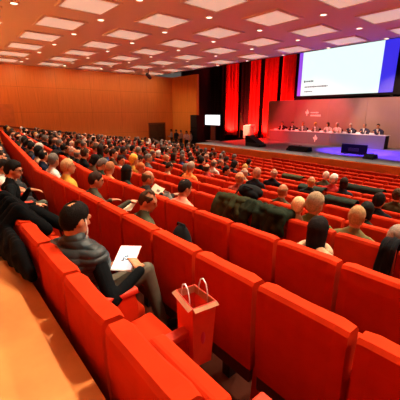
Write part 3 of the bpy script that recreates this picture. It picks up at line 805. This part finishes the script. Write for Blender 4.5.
# papers
def sheet(name, c4, m, label, cat, th=.004, marks=None):
    """c4: centre, width axis, height axis"""
    c, u, v = [Vector(q) for q in c4]
    n = u.cross(v).normalized(); bm = B()
    nx = 6; top = []; bot = []
    for j in range(nx + 1):
        s_ = j / nx - .5
        cv = n * (.02 * (s_ * 2) ** 2)
        top.append([bm.verts.new(c + u * s_ + v * t_ + cv + n * th / 2) for t_ in (-.5, .5)]); bot.append([bm.verts.new(c + u * s_ + v * t_ + cv - n * th / 2) for t_ in (-.5, .5)])
    for j in range(nx):
        bm.faces.new((top[j][0], top[j + 1][0], top[j + 1][1], top[j][1])); bm.faces.new((bot[j][1], bot[j + 1][1], bot[j + 1][0], bot[j][0]))
        bm.faces.new((top[j][0], bot[j][0], bot[j + 1][0], top[j + 1][0])); bm.faces.new((top[j + 1][1], bot[j + 1][1], bot[j][1], top[j][1]))
    bm.faces.new((top[0][0], top[0][1], bot[0][1], bot[0][0])); bm.faces.new((top[-1][1], top[-1][0], bot[-1][0], bot[-1][1]))
    o = obj(name, bm, m, smooth=False); tag(o, label, cat)
    if marks:
        b2_ = B()
        for (a0, a1, w_, h_) in marks:
            p = c + u * a0 + v * a1 + n * (th / 2 + .004 + .02 * (2 * a0) ** 2)
            R_ = Matrix((u.normalized(), v.normalized(), n)).transposed().to_4x4()
            box(b2_, p, (u.length * w_, v.length * h_, .002), R_)
        obj('printed_picture', b2_, mat('print_grey', (.22, .15, .12), .8), o)
    return o
c = at_y(157.5, 190, ROWY[2] + .55)
sheet('booklet', (c, RT * .17 + UP * -.09, UP * .12 + RT * .07 + FW * .1), M_PAPER, 'beige printed booklet held up by the balding man in the third row', 'booklet', .008, [(.12, -.08, .3, .3)])
c = at_y(129, 207, ROWY[1] + .62)
sheet('paper_sheet', (c, RT * .13 + UP * -.02, UP * .10 + RT * .05 + FW * .08), M_PAPER, 'white sheet of paper held by the man in dark khaki', 'paper', .004)
c = at_y(124, 210, ROWY[1] + .60)
sheet('paper_sheet', (c, RT * .10 + UP * -.03, UP * .08 + RT * .03 + FW * .06), M_PAPER, 'smaller sheet of paper lying under the white sheet of the man in khaki', 'paper', .004)

# paper bag
bp = Vector((-1.25, 1.02, FLOORZ[0] + .472))
t = empty('paper_bag', bp, math.radians(-10)); tag(t, 'red paper shopping bag with white string handles on a nearest row seat', 'bag')
M_BAG = mat('red_paper', (.66, .05, .018), .55, .05); M_BAGIN = mat('bag_inside', (.62, .30, .16), .8)
w, d, h = .19, .12, .42
bm = B(); th = .004
def wallq(pts): 
    vs = [bm.verts.new(p) for p in pts]; bm.faces.new(vs)
o_ = [(-w / 2, -d / 2), (w / 2, -d / 2), (w / 2 + .0, d / 2), (-w / 2, d / 2)]
tp = [(-w / 2 - .01, -d / 2 - .01, h), (w / 2 + .01, -d / 2 - .01, h - .01), (w / 2 + .02, d / 2 + .02, h), (-w / 2 - .005, d / 2, h)]
vb = [bm.verts.new((x, y, 0)) for x, y in o_]; vt = [bm.verts.new(p) for p in tp]
side_mid_b = []
for i in range(4): bm.faces.new((vb[i], vb[(i + 1) % 4], vt[(i + 1) % 4], vt[i]))
bm.faces.new(vb[::-1])
bmesh.ops.recalc_face_normals(bm, faces=bm.faces[:])
bmesh.ops.solidify(bm, geom=bm.faces[:], thickness=.004)
obj('bag_body', bm, M_BAG, t)
bm = B()
for i in range(4):
    a, b = Vector(tp[i]), Vector(tp[(i + 1) % 4]); cc = Vector((0, 0, h))
    n_ = ((a + b) / 2 - cc); n_.z = 0; n_.normalize()
    vs = [bm.verts.new(p) for p in (a + n_ * .003, b + n_ * .003, b + n_ * .028 - Vector((0, 0, .012)), a + n_ * .028 - Vector((0, 0, .012)))] if i in (0, 1) else [bm.verts.new(p) for p in (a - n_ * .008, b - n_ * .008, b - n_ * .008 - Vector((0, 0, .05)), a - n_ * .008 - Vector((0, 0, .05)))]
    bm.faces.new(vs)
bmesh.ops.solidify(bm, geom=bm.faces[:], thickness=.003)
obj('folded_rim', bm, M_BAGIN, t)
for y_ in (-d / 2, d / 2):
    bm = B(); tube(bm, [(-.05, y_, h - .04), (-.05, y_, h + .02), (-.032, y_, h + .07), (0, y_, h + .09), (.032, y_, h + .07), (.05, y_, h + .02), (.05, y_, h - .04)], .004, 6)
    obj('handle', bm, M_WHITE, t, smooth=True)['label'] = 'white string handle'
f = Fig(); f.ell((.03, .0, .2), (.08, .05, .14), 0); f.ell((-.05, 0, .16), (.06, .05, .12), 0)
tg = link('bag_contents', f.mesh('bag_contents', [mat('red_wrap', (.55, .02, .06), .5)], .012), t)

# ------------------------------------------------------------------ stage
def curtain(x0, x1, Y, z0, z1, m, label, seed=0, group=None):
    bm = B(); n = max(10, int((x1 - x0) * 16)); fr_, bk = [], []
    for i in range(n + 1):
        x = x0 + (x1 - x0) * i / n; y = .07 * math.sin(x * 14 + seed) + .03 * math.sin(x * 31 + seed)
        fr_.append([bm.verts.new((x, Y + y, z)) for z in (z0, z1)]); bk.append([bm.verts.new((x, Y + y + .02, z)) for z in (z0, z1)])
    for i in range(n):
        bm.faces.new((fr_[i][0], fr_[i + 1][0], fr_[i + 1][1], fr_[i][1])); bm.faces.new((bk[i][1], bk[i + 1][1], bk[i + 1][0], bk[i][0]))
    for a in (0, n): bm.faces.new((fr_[a][0], fr_[a][1], bk[a][1], bk[a][0]))
    o = obj('stage_curtain', bm, m, smooth=True); tag(o, label, 'curtain', group); return o
M_RCURT = mat('red_curtain', (.75, .03, .02), .8, .1, 4)
CY = 21.9; CT = CEIL + 3.0
strips = [(225.5, 238, 'leftmost red lit stage curtain beside the black drapes'), (249.5, 258.5, 'second red lit stage curtain, between black gaps'), (262.5, 275.5, 'third red lit stage curtain, left of the panel backdrop'), (279, 293, 'fourth red lit stage curtain, rising behind the backdrop')]
SX = []
for i, (a, b, L) in enumerate(strips):
    x0, x1 = at_y(a, 110, CY).x, at_y(b, 110, CY).x
    curtain(x0, x1, CY, STZ, CT, M_RCURT, L, i, 'red stage curtains'); SX.append((x0, x1))
bl_ = [(198.5, 224.5, 20.6, 'wide black stage drape at the left behind the monitor')]
for a, b, Y, L in bl_:
    curtain(at_y(a, 110, Y).x, at_y(b, 110, Y).x, Y, 0.02, CT, M_DRAPE, L, 5)
curtain(SX[0][1] + .02, SX[1][0] - .02, CY + .35, STZ, CT, M_DRAPE, 'black drape between the first and second red curtains', 6)
# LED uplights at the curtain feet
M_LAMP = mat('lamp_body', (.01, .01, .01), .4)
def uplight(X, Y, Z, col, power, target, blend=.6, size=1.0, label='', name='stage_uplight'):
    t = empty(name, (X, Y, Z)); tag(t, label, 'stage light', 'stage lights')
    d = Vector(target) - Vector((X, Y, Z + .2)); q = d.to_track_quat('-Z', 'Y').to_matrix().to_4x4()
    bm = B(); cyl(bm, (0, 0, -.08), (0, 0, .12), .09, 16)
    bmesh.ops.transform(bm, matrix=Matrix.Translation((0, 0, .2)) @ q, verts=bm.verts[:])
    obj('lamp_can', bm, M_LAMP, t, smooth=False)
    bm = B(); box(bm, (.11, 0, .11), (.015, .05, .22)); box(bm, (-.11, 0, .11), (.015, .05, .22)); box(bm, (0, 0, .01), (.24, .16, .02)); obj('yoke', bm, M_LAMP, t)
    ld = bpy.data.lights.new('lamp', 'SPOT'); ld.energy = power; ld.color = col; ld.spot_size = size; ld.spot_blend = blend; ld.shadow_soft_size = .08
    lo = bpy.data.objects.new('lamp', ld); COL.objects.link(lo); lo.parent = t
    lo.matrix_local = Matrix.Translation(Vector((0, 0, .2)) + d.normalized() * .15) @ q
for i, (x0, x1) in enumerate(SX[:3]):
    xc = (x0 + x1) / 2
    uplight(xc, CY - .75, STZ, (1, .025, .018), 2200, (xc, CY, STZ + 1.5), size=2.3, label='small black uplight at the foot of the %s red curtain' % ('leftmost', 'second', 'third')[i])
uplight((SX[3][0] + SX[3][1]) / 2, 21.45, STZ, (1, .02, .012), 2600, ((SX[3][0] + SX[3][1]) / 2, CY, STZ + 4), size=1.3, label='uplight hidden behind the panel backdrop')
def hung(X, Y, Z, col, power, target, size, label, blend=.5):
    t = empty('stage_spotlight', (X, Y, Z)); tag(t, label, 'stage light', 'spotlights over the stage')
    d = Vector(target) - Vector((X, Y, Z)); q = d.to_track_quat('-Z', 'Y').to_matrix().to_4x4()
    bm = B(); cyl(bm, (0, 0, -.22), (0, 0, .2), .12, 16); bmesh.ops.transform(bm, matrix=q, verts=bm.verts[:]); obj('lamp_can', bm, M_LAMP, t)
    bm = B(); cyl(bm, (0, 0, .1), (0, 0, .5), .02, 8); obj('hanger', bm, M_LAMP, t)
    ld = bpy.data.lights.new('lamp', 'SPOT'); ld.energy = power; ld.color = col; ld.spot_size = size; ld.spot_blend = blend; ld.shadow_soft_size = .15
    lo = bpy.data.objects.new('lamp', ld); COL.objects.link(lo); lo.parent = t; lo.matrix_local = Matrix.Translation(d.normalized() * .25) @ q
ZT = CEIL + 1.2
hung(-19.5, 12.0, CEIL - .55, (1, .72, .45), 330, (-21.6, 17, CEIL - 3.4), .95, 'added flood lamp under the ceiling brightening the orange end wall', 1.0)  # added flood that lifts the brightness of the end wall
# trussing the spotlights hang from
bm = B()
for dy, dz in ((0, 0), (0, .3), (.3, 0), (.3, .3)): cyl(bm, (-21, 15.6 + dy, ZT + .5 + dz), (5, 15.6 + dy, ZT + .5 + dz), .025, 8)
for i in range(52): cyl(bm, (-21 + .5 * i, 15.6, ZT + .5 + .3 * (i % 2)), (-20.5 + .5 * i, 15.6, ZT + .8 - .3 * (i % 2)), .012, 6)
tag(obj('lighting_truss', bm, M_LEG), 'metal lighting truss above the stage front', 'truss')
hung(-15.5, 15.7, ZT, (1, .02, .012), 8000, (-15.8, 18.6, STZ + .2), .85, 'red spotlight over the left of the stage')
hung(-16.9, 15.7, ZT, (1, .75, .55), 3200, (-16.9, 19.3, STZ + .7), .16, 'added narrow warm spotlight brightening the lectern')  # extra spot put in to lighten the lectern
hung(-13.0, 15.7, ZT, (1, .06, .07), 3900, (-12.6, 21.2, STZ + 1.2), 1.0, 'red spotlight aimed at the left half of the backdrop')
hung(-10.2, 15.7, ZT, (1, .62, .50), 1500, (-10.6, 20.6, STZ + 1.3), .95, 'warm white spotlight aimed at the middle of the panel')
hung(-7.0, 15.7, ZT, (1, .56, .40), 2900, (-6.9, 21, STZ + 1.8), .85, 'warm white spotlight aimed at the right of the panel')
hung(-6.0, 15.7, ZT, (.12, .04, 1), 22000, (-7.5, 17.6, STZ), .66, 'blue spotlight over the right of the stage')
hung(-3.6, 15.7, ZT, (.14, .05, 1), 15000, (-4.8, 17.8, STZ), .75, 'violet spotlight at the right end of the truss')

# backdrop panel with emblem
M_BACKDROP = mat('backdrop', (.28, .175, .14), .6, .06, 1.5)
bdx0 = at_y(268.5, 101, 21.2).x; bdz1 = CZ + .86; bdx1 = -3.6
t = empty('panel_backdrop', ((bdx0 + bdx1) / 2, 21.2, STZ)); tag(t, 'wide tan backdrop wall with white emblem and lettering behind the panel table', 'backdrop')
ox = (bdx0 + bdx1) / 2
npan = 5; pw = (bdx1 - bdx0) / npan
for i in range(npan):
    obj('backdrop_panel', bx((bdx0 - ox + pw * (i + .5), .05, (bdz1 - STZ) / 2), (pw - .012, .1, bdz1 - STZ), None, .006), M_BACKDROP, t)
M_LOGO = mat('white_print', (.85, .80, .72), .6)
def emblem(bm, c, s):
    """leaf-like flame with a stem, built flat on the panel"""
    c = Vector(c)
    def petal(ang, L, wd, off):
        n = 8; f_ = []
        pts = []
        for i in range(n + 1): t_ = i / n; pts.append((wd * math.sin(PI * t_) , L * t_))
        for i in range(n - 1, 0, -1): t_ = i / n; pts.append((-wd * math.sin(PI * t_) * .6, L * t_))
        R_ = Matrix.Rotation(ang, 2)
        vs = [Vector((*(R_ @ Vector(p)), 0)) for p in pts]
        a_ = [bm.verts.new(c + Vector((v.x * s + off[0] * s, -.004, v.y * s + off[1] * s))) for v in vs]
        b_ = [bm.verts.new(v.co + Vector((0, .01, 0))) for v in a_]
        bm.faces.new(a_[::-1]); bm.faces.new(b_)
        for i in range(len(a_)): bm.faces.new((a_[i], a_[(i + 1) % len(a_)], b_[(i + 1) % len(a_)], b_[i]))
    petal(0, .75, .2, (0, -.05)); petal(.55, .55, .16, (-.04, -.12)); petal(-.55, .55, .16, (.04, -.12)); petal(PI, .42, .10, (0, 0))
lg = at_y(307, 113.5, 21.2)
bm = B(); emblem(bm, (lg.x - ox, -.004, lg.z - STZ), .42); obj('emblem', bm, M_LOGO, t)
l1 = at_y(310.8, 112.6, 21.2)
bm = B(); xx = l1.x - ox; r_ = random.Random(5)
for row, (zz, hgt, tot) in enumerate(((l1.z - STZ, .10, .62), (l1.z - STZ - .2, .13, .74))):
    x_ = xx
    while x_ < xx + tot:
        w_ = r_.uniform(.04, .07); box(bm, (x_ + w_ / 2, -.006, zz), (w_, .01, hgt * r_.choice((1, .75, .75)))); x_ += w_ + .022
obj('lettering', bm, M_LOGO, t)

# LED screen above
sx0, sx1 = at_y(296.5, 97, 21.5).x, at_y(392.5, 90, 21.5).x
sz0 = CZ + 1.15; sz1 = sz0 + 4.6
t = empty('led_screen', ((sx0 + sx1) / 2, 21.55, sz0)); tag(t, 'large bright projection screen over the backdrop with violet and blue edges', 'screen')
ow = (sx0 + sx1) / 2
obj('screen_housing', bx((.6, .12, (sz1 - sz0) / 2), (sx1 - sx0 + 1.8, .2, sz1 - sz0 + .3), None, .02), M_BLACK, t)
for sx in (-1, 1): obj('support_leg', bx((sx * 3.2, .16, -(sz0 - STZ) / 2), (.12, .12, sz0 - STZ)), M_LEG, t)
def em(name, col, st): return mat(name, (.1, .1, .1), .6, emit=col, estr=st)
wx0, wx1 = at_y(300, 96, 21.5).x, at_y(378, 91, 21.5).x
obj('screen_page', bx(((wx0 + wx1) / 2 - ow, 0, (sz1 - sz0) / 2), (wx1 - wx0, .04, sz1 - sz0)), em('screen_white', (.82, 1, .95), 1.05), t)
obj('violet_edge', bx(((sx0 + wx0) / 2 - ow, 0, (sz1 - sz0) / 2), (wx0 - sx0, .04, sz1 - sz0)), em('screen_violet', (.35, .08, .9), .9), t)
obj('blue_edge', bx(((sx1 + wx1) / 2 - ow, 0, (sz1 - sz0) / 2), (sx1 - wx1, .04, sz1 - sz0)), em('screen_blue', (.03, .03, .9), .9), t)
bm = B(); r_ = random.Random(2)
for zz, xs_, xe, hgt in ((.98, 303, 312, .14), (.60, 304, 326, .12), (.28, 304, 312, .10)):
    x_ = at_y(xs_, 92, 21.5).x - ow; xe_ = at_y(xe, 92, 21.5).x - ow
    while x_ < xe_:
        w_ = r_.uniform(.06, .11); box(bm, (x_ + w_ / 2, -.024, zz), (w_, .006, hgt * r_.choice((1, .7, .7)))); x_ += w_ + .04
obj('slide_text', bm, mat('slide_ink', (.03, .09, .12), .7), t)

# panel table
TBX0, TBX1 = at_y(269.5, 135, 19.8).x, at_y(385, 140, 19.8).x
TBH = .78
t = empty('panel_table', ((TBX0 + TBX1) / 2, 20.1, STZ)); tag(t, 'long panel table with grey front on the stage', 'table')
tw = TBX1 - TBX0; M_TF = mat('table_front', (.17, .15, .18), .6, .05)
obj('tabletop', bx((0, 0, TBH), (tw + .06, .66, .04), None, .008), mat('table_top', (.55, .5, .48), .5), t)
n_ = 5
for i in range(n_): obj('front_panel', bx((-tw / 2 + tw / n_ * (i + .5), -.29, TBH / 2 - .01), (tw / n_ - .008, .03, TBH - .03), None, .004), M_TF, t)
for sgn in (-1, 1): obj('side_panel', bx((sgn * (tw / 2 - .02), 0, TBH / 2 - .01), (.03, .58, TBH - .03)), M_BLACK if sgn == 1 else M_TF, t)
lg = at_y(315, 139.3, 19.8)
bm = B(); emblem(bm, (lg.x - t.location.x, -.31, lg.z - STZ), .45); obj('emblem', bm, M_LOGO, t)
# panellists
PANX = [283.3, 293.7, 304, 316.5, 328.8, 338.2, 352, 365.5, 379.3]
fp = []
for a in (dict(lean=.12, hl=(-.14, .46, .84), hr=(.14, .46, .84), hd=(0, .9, -.1)), dict(lean=.16, yaw=.4, hl=(-.1, .46, .84), hr=(.16, .44, .84), hd=(0, .9, -.1)), dict(lean=.1, yaw=-.4, hl=(-.18, .44, .84), hr=(.08, .46, .84), hd=(0, .9, -.1)), dict(lean=.14, pitch=.2, hl=(-.1, .48, .84), hr=(.1, .48, .84), hd=(0, .9, -.1))):
    f, H = build_seated(**a); fp.append((f.mesh('panellist_body', BMATS, .016), H))
PL = ['leftmost panellist, in black suit with bright shirt', 'second panellist from the left, in dark suit', 'third panellist from the left, in grey jacket', 'fourth panellist from the left, fair haired, beside the table emblem', 'fifth panellist, in the middle of the table, in pale top', 'sixth panellist from the left, in white top close to the middle one', 'third panellist from the right, white haired in dark suit', 'second panellist from the right, in dark blue jacket', 'rightmost panellist, in dark blue jacket by the table end']
PC = [(.03, .03, .035), (.06, .05, .05), (.15, .14, .14), (.2, .17, .15), (.5, .46, .42), (.6, .52, .45), (.05, .05, .08), (.05, .05, .10), (.04, .04, .09)]
PHR = ['grey', 'dark brown', 'grey', 'blonde', 'brown', 'white', 'white', 'grey', 'dark brown']
chair_seat = new_mesh('seat', bx((0, .26, .42), (.48, .46, .08), None, .03, 3), M_CLOTHBLK)
chair_back = new_mesh('backrest', bx((0, .03, .72), (.46, .06, .55), rx(math.radians(-6)), .025, 3), M_CLOTHBLK)
lm = [new_mesh('leg', (lambda b: (cyl(b, (sx * .2, sy, 0), (sx * .2, sy, .40), .014, 8), b)[-1])(B()), M_LEG) for sx in (-1, 1) for sy in (.06, .46)]
M_SHIRT = mat('white_shirt', (.8, .76, .7), .8)
for i, x in enumerate(PANX):
    X = at_y(x, 126, 20.75).x; Yc = 21.0
    v = (0, 1, 0, 3, 2, 0, 1, 2, 0)[i]
    me, H = fp[v]
    tt, bb = make_person('person', me, H, (X, Yc, STZ + .0), PI, PC[i], HAIRS[PHR[i]], ('short', 'short', 'reced', 'full', 'bob', 'full', 'short', 'reced', 'short')[i], 1.14)
    tag(tt, PL[i], 'person')
    bm = B(); prism(bm, [(-.05, .98), (.05, .98), (0, .74)], .395, .405, 'y')
    sb = obj('shirt_front', bm, M_SHIRT, bb)
    ch = empty('conference_chair', (X, Yc + .02, STZ), PI); tag(ch, 'black conference chair under the %s' % PL[i].split(',')[0], 'chair', 'chairs behind the panel table')
    link('seat', chair_seat, ch); link('backrest', chair_back, ch)
    for l in lm: link('leg', l, ch)
    # name card, microphone, bottle, papers on the table
    c = B(); prism(c, [(-.05, 0), (.05, 0), (0, .11)], -.13, .13, 'x')
    tag(obj('name_card', c, M_WHITE, None, (X - .05, 19.93, STZ + TBH + .02)), 'white name card in front of the %s' % PL[i].split(',')[0], 'name card', 'name cards on the panel table')
    m_ = empty('table_microphone', (X + .15, 20.12, STZ + TBH + .02)); tag(m_, 'gooseneck microphone in front of the %s' % PL[i].split(',')[0], 'microphone', 'microphones on the panel table')
    obj('base', bx((0, 0, .015), (.10, .12, .03), None, .008), M_BLACK, m_)
    b_ = B(); tube(b_, [(0, 0, .03), (0, .0, .2), (0, .05, .30), (0, .10, .34)], .007, 6); obj('gooseneck', b_, M_BLACK, m_)
    bo = empty('water_bottle', (X + .32, 20.05, STZ + TBH + .02)); tag(bo, 'small water bottle beside the card of the %s' % PL[i].split(',')[0], 'bottle', 'water bottles on the panel table')
    b_ = B(); tube(b_, [(0, 0, 0), (0, 0, .14), (0, 0, .17), (0, 0, .19)], [.03, .03, .014, .013], 10); obj('bottle_body', b_, mat('bottle_plastic', (.75, .8, .85), .15), bo)
    b_ = B(); cyl(b_, (0, 0, .19), (0, 0, .21), .015, 10); obj('cap', b_, M_WHITE, bo)
    tag(obj('paper_sheet', bx((0, 0, .002), (.21, .29, .004)), M_WHITE, None, (X - .02, 20.22, STZ + TBH + .02), .1 * (i % 3 - 1)), 'white papers on the table in front of the %s' % PL[i].split(',')[0], 'paper', 'papers on the panel table')

# lectern
la, lb = at_y(244.6, 125, 19.3), at_y(252.3, 139, 19.3)
t = empty('lectern', ((la.x + lb.x) / 2, 19.3, STZ)); tag(t, 'pale lectern with microphone on the left of the stage', 'lectern')
M_LEC = mat('lectern_board', (.75, .62, .5), .5); lw = lb.x - la.x; lh = la.z - STZ
obj('base', bx((0, .05, .04), (lw + .06, .5, .08), None, .01), M_BLACK, t)
obj('body', bx((0, 0, lh / 2), (lw * .94, .36, lh - .16), None, .015), M_LEC, t)
obj('reading_top', bx((0, .03, lh - .03), (lw, .46, .05), rx(math.radians(14)), .008), M_LEC, t)
bm = B(); tube(bm, [(.1, .05, lh), (.1, .05, lh + .22), (.1, .12, lh + .33)], .012, 6); obj('microphone', bm, M_BLACK, t)
bm = B(); tube(bm, [(-.14, .05, lh), (-.14, .05, lh + .2), (-.14, .12, lh + .3)], .012, 6); obj('microphone', bm, M_BLACK, t)
# flag
fa, fb = at_y(240.3, 112, 19.8), at_y(241, 135, 19.8)
t = empty('flag', (fa.x, 19.8, STZ)); tag(t, 'drooping pale flag on a pole left of the lectern', 'flag')
bm = B(); cyl(bm, (0, 0, 0), (0, 0, fa.z - STZ), .018, 8); obj('pole', bm, mat('brass', (.6, .4, .12), .35, metal=.9), t)
bm = B(); cyl(bm, (0, 0, 0), (0, 0, .05), .18, 20); obj('base', bm, M_BLACK, t)
bm = B(); rows_ = []
for i in range(13):
    z = fa.z - STZ - .05 - 1.35 * i / 12
    wdt = .10 + .32 * (i / 12) ** .8
    rows_.append([bm.verts.new((.02 + wdt * u / 8, .05 * math.sin(u * 2.2 + i * .15) * (.3 + i / 12), z - .10 * (u / 8) * (i / 12))) for u in range(9)])
for i in range(12):
    for u in range(8): bm.faces.new((rows_[i][u], rows_[i][u + 1], rows_[i + 1][u + 1], rows_[i + 1][u]))
bmesh.ops.solidify(bm, geom=bm.faces[:], thickness=.008)
obj('flag_cloth', bm, mat('flag_cloth', (.6, .42, .36), .8, .2, 6), t, smooth=True)
# stage monitors
def wedge(name, x0, x1, y0, y1, Y, label, style):
    a, b = at_y(x0, y1, Y), at_y(x1, y1, Y); top = at_y(x0, y0, Y).z
    w_ = b.x - a.x; h_ = top - STZ
    t = empty(name, ((a.x + b.x) / 2, Y, STZ)); tag(t, label, 'stage monitor')
    bm = B()
    if style == 'tall': prism(bm, [(-w_ / 2, 0), (w_ / 2, 0), (w_ / 2, .12), (-w_ / 2 + .16, h_), (-w_ / 2 - .08, h_)], -.3, .3, 'y')
    else: prism(bm, [(-.3, 0), (.3, 0), (.2, h_), (-.05, h_), (-.3, h_ * .4)], -w_ / 2, w_ / 2, 'x')
    bmesh.ops.bevel(bm, geom=bm.edges[:], offset=.01, segments=1, affect='EDGES')
    obj('cabinet', bm, M_BLACK, t)
    bm = B(); box(bm, (0, -.31 if style != 'tall' else -.305, h_ * .22), (w_ * .9, .012, h_ * .3)); obj('grille', bm, M_LEG, t)
    bm = B(); tube(bm, [(-.08, .1, h_ * .98 if style != 'tall' else .3), (-.08, .1, h_ + .04 if style != 'tall' else .4), (.08, .1, h_ + .04 if style != 'tall' else .4), (.08, .1, h_ * .98 if style != 'tall' else .3)], .012, 6); obj('handle', bm, M_BLACK, t)
wedge('stage_monitor', 248.5, 263, 135.3, 146, 15.7, 'tall black wedge monitor at the stage edge below the lectern', 'tall')
wedge('stage_monitor', 289, 309.5, 145.5, 151, 15.6, 'low black wedge monitor at the stage edge below the left panellists', 'low')
wedge('stage_monitor', 365, 375.5, 153.7, 158, 15.5, 'small black box monitor right of the big black screen', 'low')
a, b = at_y(340.5, 154, 16.4), at_y(366, 154, 16.4); tp_ = at_y(341, 144, 16.4).z
t = empty('confidence_screen', ((a.x + b.x) / 2, 16.4, STZ)); tag(t, 'large black flat monitor lying tilted at the stage front, seen from behind', 'monitor')
h_ = tp_ - STZ; w_ = b.x - a.x
obj('housing', bx((0, .05, h_ / 2 + .03), (w_, .12, h_ * 1.02), None, .02), M_BLACK, t)
obj('foot', bx((-w_ * .3, .15, .02), (.06, .6, .04)), M_LEG, t); obj('foot', bx((w_ * .3, .15, .02), (.06, .6, .04)), M_LEG, t)
bm = B(); box(bm, (0, -.02, h_ * .5), (w_ * .4, .04, h_ * .35)); obj('rear_cover', bm, M_LEG, t)
# tv on a stand
a, b = at_y(205.8, 115, 15.9), at_y(220.2, 125.2, 15.9)
t = empty('display_stand', ((a.x + b.x) / 2, 15.9, STZ)); tag(t, 'glowing white display on a dark stand at the left end of the stage', 'display')
w_ = b.x - a.x; h_ = a.z - b.z; zc = (a.z + b.z) / 2 - STZ
hs = obj('display_frame', bx((0, 0, zc), (w_ + .08, .08, h_ + .08), None, .01), M_BLACK, t)
obj('screen', bx((0, -.045, zc), (w_, .01, h_)), em('display_glow', (.95, .97, 1), 2.2), hs)
obj('pillar', bx((.0, .03, (zc - h_ / 2) / 2), (.42, .12, zc - h_ / 2), None, .01), mat('stand_brown', (.12, .045, .03), .5), t)
obj('base', bx((0, 0, .03), (.9, .6, .06), None, .01), mat('stand_base', (.4, .38, .36), .5), t)
# tall black loudspeaker at the wall end
a, b = at_y(193.2, 115, 16.5), at_y(200, 140, 16.5)
t = empty('loudspeaker', ((a.x + b.x) / 2, 16.5, 0)); tag(t, 'tall black loudspeaker stack at the right end of the orange wall', 'loudspeaker')
w_ = b.x - a.x
obj('cabinet', bx((0, 0, a.z / 2), (w_, .6, a.z), None, .015), M_BLACK, t)
for i in range(3):
    g_ = obj('grille', bx((0, -.305, a.z * (i + .5) / 3), (w_ * .9, .02, a.z / 3 - .06), None, .006), mat('speaker_grille', (.012, .02, .025), .6), t)
# steps at the left end of the stage
t = empty('stage_steps', (-17.35, 15.2, 0)); tag(t, 'small stage steps with pale edges at the left end of the stage', 'steps')
for i in range(4):
    st = obj('step', bx((-.02 + -.22 * (3 - i) + .15, 0, (i + 1) * .25 * 1.0 / 2), (.24, 1.1, (i + 1) * .25)), M_TRIM, t)
    obj('edge_strip', bx((-.135 - .22 * (3 - i) + .16, 0, (i + 1) * .25 + .004), (.04, 1.1, .01)), M_WHITE, st)

# standing people near the door wall
ST = []
for a in (dict(arms='hold'), dict(arms='down', yaw=.4), dict(arms='fold', yaw=-.5)):
    f, H = build_standing(**a); ST.append((f.mesh('standing_body', BMATS, .02), H))
SP = [(171.5, 130.5, 17.0 - .6, 0, (.55, .42, .36), 'dark brown', 'short', 'standing person in pale shirt nearest the door', 2.6),
      (176.3, 130.5, 16.2, 1, (.02, .02, .03), 'black', 'full', 'standing person in black with dark hair, second from the door', 3.4),
      (181, 132.0, 16.3, 2, (.45, .30, .22), 'grey', 'short', 'standing person in beige shirt in the middle of the group by the wall', 1.8),
      (186.5, 132.0, 15.8, 0, (.65, .45, .40), 'black', 'bob', 'standing person in pink top and black trousers by the wall', 3.6),
      (191, 132.5, 16.0, 1, (.5, .33, .28), 'dark brown', 'short', 'rightmost standing person in the group, next to the loudspeaker', 2.4)]
for x, y, Y, v, sh, hr, st, L, rz_ in SP:
    X = at_y(x, y + 1, Y).x; X = max(X, XL + .4)
    t_, _ = make_person('person', ST[v][0], ST[v][1], (X, Y, 0), rz_, sh, HAIRS[hr], st, 1.02); tag(t_, L, 'person')

# ------------------------------------------------------------------ world and view
w = bpy.data.worlds.new('world'); SC.world = w; w.use_nodes = True
w.node_tree.nodes['Background'].inputs[0].default_value = (.9, .8, .7, 1); w.node_tree.nodes['Background'].inputs[1].default_value = .1
SC.view_settings.view_transform = 'Standard'; SC.view_settings.look = 'None'; SC.view_settings.gamma = 1; SC.view_settings.use_curve_mapping = False
SC.view_settings.exposure = 0.0
try: SC.cycles.max_bounces = 6
except Exception: pass
